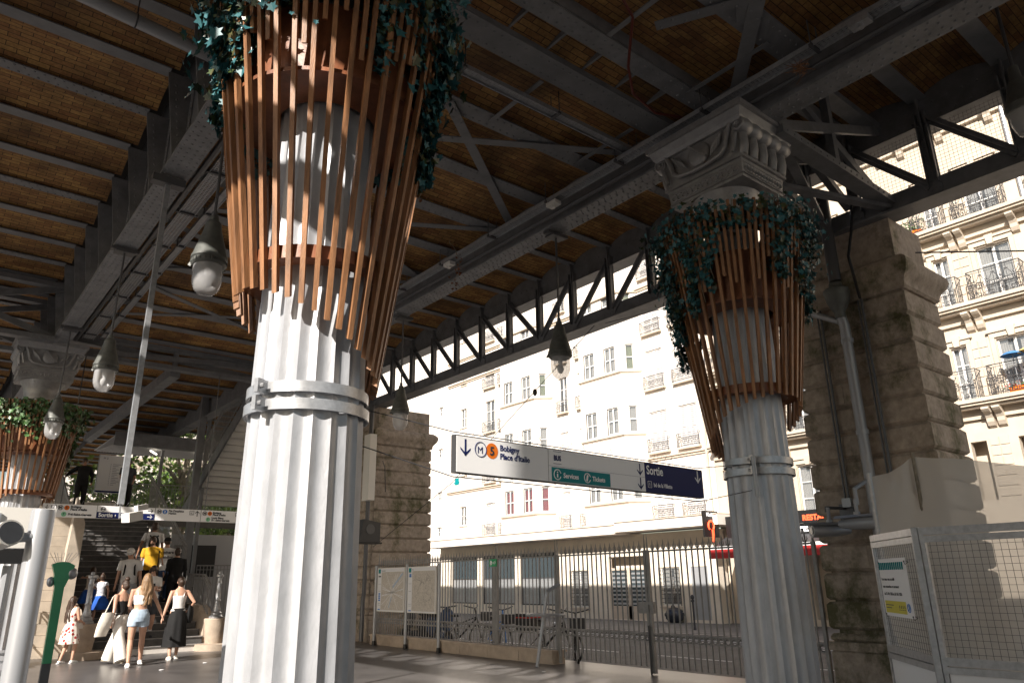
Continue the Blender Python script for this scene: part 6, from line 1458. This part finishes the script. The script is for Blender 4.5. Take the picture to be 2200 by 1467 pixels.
def bag(pts, w_, h_, dd, m, lab, strap, name='tote_bag', cat='bag', rz=0, tilt=0):
    t = thing(name, lab, cat, pts, rz); b = MB(); rows = []
    for k in range(7): f = k/6; rows.append((V((tilt*f*h_, 0, -h_*f)), w_/2*(1+.15*math.sin(PI*f)), dd/2*(.35+.65*math.sin(PI*min(.9, f*.9+.1)))))
    loft(b, rows, 20); b.build('body', m, t, local=True, smooth=True)
    MB().tube(strap, .009, 6).build('strap', m, t, local=True); return t
def backpack(p, rz, lab, straps_front=True, s=1.):
    t = thing('backpack', lab, 'backpack', p, rz); b = MB()
    if s: b.ell((0, -.185, -.2), (.135, .085, .21), 18, 12).ell((0, -.25, -.28), (.1, .04, .12), 14, 8); b.build('pack', 'blackc', t, local=True, smooth=True)
    for e in (-1, 1): MB().tube([(e*.09, -.13, -.02), (e*.10, -.04, .065), (e*.10, .07, .03), (e*.105, .135, -.08), (e*.12, .11, -.25), (e*.135, 0, -.34), (e*.11, -.12, -.36)], .02, 8, flat=.5).build('strap', 'blackc', t, local=True)
    return t
N_ = 0.0
girl = person((3.10, 18.55, 0), R(-60), 1.30, 'girl in a white poppy print dress standing at the left foot of the steps', None, 'fdress', 'dress', 'fdress', 'tshirt', 'long', child=True, fem=True,
              feet=((.10, .10, 0), (-.10, -.10, 0)), hands=((.12, .26, 1.02), (-.10, .28, 1.04)), look=(-.2, -.35), hem=.50, flare=.16, grip=.8)
bag((3.27, 18.62, .78), .15, .12, .06, 'linen', 'small white handbag held by the girl in the poppy dress', [(-.06, 0, 0), (-.03, 0, .1), (.03, 0, .1), (.06, 0, 0)], 'handbag', rz=R(30))
person((3.98, 20.75, .62), R(-25), 1.16, 'small girl in a blue skirt and blue patterned top climbing the steps', 'tee', 'fblue', 'skirt', 'bluesk', 'skin', 'kidbun', child=True, fem=True,
       feet=((.10, .26, .10), (-.12, -.16, -.14)), hands=((.24, .0, .95), (-.20, .14, 1.28)), hem=.52, flare=.34, sleeve=.03)
person((3.80, 21.05, .77), R(10), 1.18, 'second girl in a blue skirt just behind, one hand on the iron newel', 'tee', 'tshirt', 'skirt', 'bluesk', 'skin', 'long', child=True, fem=True,
       feet=((.10, .2, .1), (-.1, -.12, 0)), hands=((.22, .0, .9), (-.30, -.10, 1.35)), hem=.50, flare=.3, sleeve=.03, grip=.9)
person((3.80, 17.45, 0), R(28), 1.62, 'woman in wide white trousers and black camisole seen from behind, mid stride', 'cami', 'blackc', 'wide', 'linen', 'bark', 'bun', fem=True,
       feet=((.09, .36, 0), (-.16, -.36, .03)), hands=((.10, .30, 1.0), (-.24, -.02, .86)), lean=.10, look=(.15, 0))
bag((3.50, 17.20, 1.0), .24, .44, .14, 'canvas', 'slouchy off white tote hanging from the shoulder of the woman in wide trousers', [(-.08, 0, -.02), (.06, .02, .30), (.10, .02, .33), (.10, 0, -.02)], rz=R(20), tilt=-.25)
person((3.98, 16.80, 0), R(-8), 1.74, 'woman with long wavy hair, pale denim shorts and white crop top, walking away', 'crop', 'tshirt', 'denim', 'jean', 'tshirt', 'long', 'hairl', fem=True,
       feet=((.14, .26, .0), (-.10, -.14, 0)), hands=((.42, .10, .90), (-.10, .25, 1.0)), lean=.05, look=(.25, 0))
person((4.98, 20.20, .31), R(180), 1.66, 'woman in a white t shirt and dark shorts coming down while reading her phone', 'tee', 'tshirt', 'shorts', 'greyc', 'greyc', 'longside', fem=True,
       feet=((.10, .16, -.14), (-.10, -.10, 0)), hands=((.05, .28, 1.16), (-.06, .27, 1.12)), look=(0, -.5), grip=.9, socks=True)
MB().add([(4.92, 19.90, 1.42), (4.99, 19.90, 1.42), (4.99, 19.94, 1.55), (4.92, 19.94, 1.55), (4.92, 19.905, 1.415), (4.99, 19.905, 1.415), (4.99, 19.945, 1.545), (4.92, 19.945, 1.545)],
         [(0, 1, 2, 3), (7, 6, 5, 4), (0, 4, 5, 1), (1, 5, 6, 2), (2, 6, 7, 3), (3, 7, 4, 0)]).build('phone', 'black', label='phone in the hands of the woman in dark shorts', category='phone')
person((4.95, 17.67, 0), R(-4), 1.68, 'woman in a white tank top and long black skirt with her back turned', 'tank', 'tshirt', 'skirt', 'blackc', 'linen', 'lowbun', fem=True,
       feet=((.10, .20, 0), (-.09, -.12, 0)), hands=((.26, .12, 1.02), (-.30, -.04, .86)), hem=.26, flare=.12)
bag((5.22, 17.70, 1.08), .24, .36, .12, 'blackc', 'black shoulder bag with pale trim on the woman in the long skirt', [(-.05, 0, -.02), (-.06, .0, .34), (0, .02, .38), (.02, 0, .0)], 'shoulder_bag', rz=R(60))
person((4.55, 20.72, .60), R(165), 1.80, 'man in a white cap and white t shirt coming down the steps', 'tee', 'tshirt', 'shorts', 'pole', 'tshirt', 'cap', feet=((.10, .16, -.12), (-.10, -.08, 0)), hands=((.26, .08, .84), (-.26, .04, .84)), look=(.1, -.45))
backpack((4.55, 20.72, .60+1.42), R(165), 'backpack with dark straps on the man in the white cap')
person((5.17, 21.32, .93), R(160), 1.80, 'bearded man in a yellow t shirt coming down the steps', 'tee', 'ochre', 'pants', 'blackc', 'blackc', 'beard', feet=((.10, .16, -.12), (-.10, -.08, 0)), hands=((.26, .08, .84), (-.30, .02, .84)), look=(.1, -.3))
MB().tube([(5.30, 21.2, 2.36), (5.28, 21.1, 2.28), (5.29, 21.14, 2.0), (5.33, 21.3, 1.85)], .014, 6).build('bag_strap', 'black', label='dark strap over the shoulder of the man in yellow', category='strap')
p_ = person((5.50, 21.30, .93), R(-12), 1.78, 'man climbing in a white t shirt with black script and dark cap', 'tee', 'tshirt', 'pants', 'bluejean', 'blackc', 'cap', 'blackcap', feet=((.10, .2, .12), (-.10, -.1, 0)), hands=((.26, .08, .84), (-.26, .04, .84)))
for s_, z in (('where', 1.36), ('sliding', 1.24)): text(s_, 'ink', p_, (-.08, -.152, z), UX, .07, bold=.003)
person((5.42, 22.45, 1.41), R(-8), 1.76, 'man with a backpack near the top of the lower flight, seen from behind', 'tee', 'tshirt', 'pants', 'jean', 'blackc', 'short', skinm='skin2', feet=((.10, .2, .12), (-.10, -.1, 0)), hands=((.26, .08, .84), (-.34, -.04, .88)))
backpack((5.42, 22.45, 1.41+1.39), R(-8), 'black backpack on the man climbing highest on the steps')
person((5.75, 21.15, .78), R(-10), 1.66, 'person in black on the right of the steps with a dark bag', 'shirt', 'blackc', 'pants', 'blackc', 'blackc', 'short', feet=((.10, .2, .12), (-.10, -.1, 0)), hands=((.26, .08, .84), (-.26, .04, .84)))
person((6.95, 18.9, 0), R(-30), 1.62, 'woman in a dark speckled dress walking behind the right newel', None, 'fdark', 'dress', 'fdark', 'blackc', 'lowbun', fem=True, feet=((.1, .15, 0), (-.1, -.1, 0)), hands=((.24, .1, .86), (-.24, 0, .84)), hem=.42, flare=.2)
person((4.35, 28.2, 3.875), R(175), 1.74, 'man in a black and white jacket leaning on the landing rail at left', 'shirt', 'blackc', 'pants', 'blackc', 'blackc', 'short', skinm='skin2', feet=((.1, .05, 0), (-.1, -.05, 0)), hands=((.50, .10, 1.05), (-.26, .1, .9)), look=(0, -.2))
person((5.68, 28.1, 3.875), R(180), 1.80, 'man in a dark t shirt on the landing beside the steel pole', 'tee', 'greyc', 'pants', 'blackc', 'blackc', 'short', skinm='skin2', feet=((.1, .05, 0), (-.1, -.05, 0)), hands=((.14, .24, .95), (-.14, .24, .95)), look=(0, -.2))

# ------------------------------------------------------------------ shared groups of like things
GR = {'person': 'people on and around the stairs', 'bicycle': 'bicycles parked behind the fence', 'scooter': 'scooters parked behind the map panels', 'iron_column': 'fluted iron columns', 'stone_pier': 'stone piers of the viaduct',
      'plane_tree': 'trees beyond the landing', 'iron_gate': 'leaves of the street gate', 'iron_fence': 'iron fence sections', 'map_panel': 'street map panels', 'panel_post': 'posts of the map panels', 'security_camera': 'security cameras on the pier',
      'steel_column': 'steel columns by the stairs', 'newel_post': 'newels at the foot of the stairs', 'railing': 'railings of the stairs', 'ivy_plant': 'ivy on the planters', 'hanging_creeper': 'dry creepers', 'balcony_plant': 'plants on the balconies',
      'parasol': 'balcony parasols', 'loudspeaker': 'fittings under the girder', 'backpack': 'backpacks', 'conduit': 'conduits', 'wire': 'thin wires', 'tube_light': 'tube lights of the canopy', 'junction_box': 'junction boxes'}
for o in C.objects:
    if o.parent is None and 'category' in o and 'group' not in o:
        k = o.name.split('.')[0]
        if k in GR: o['group'] = GR[k]
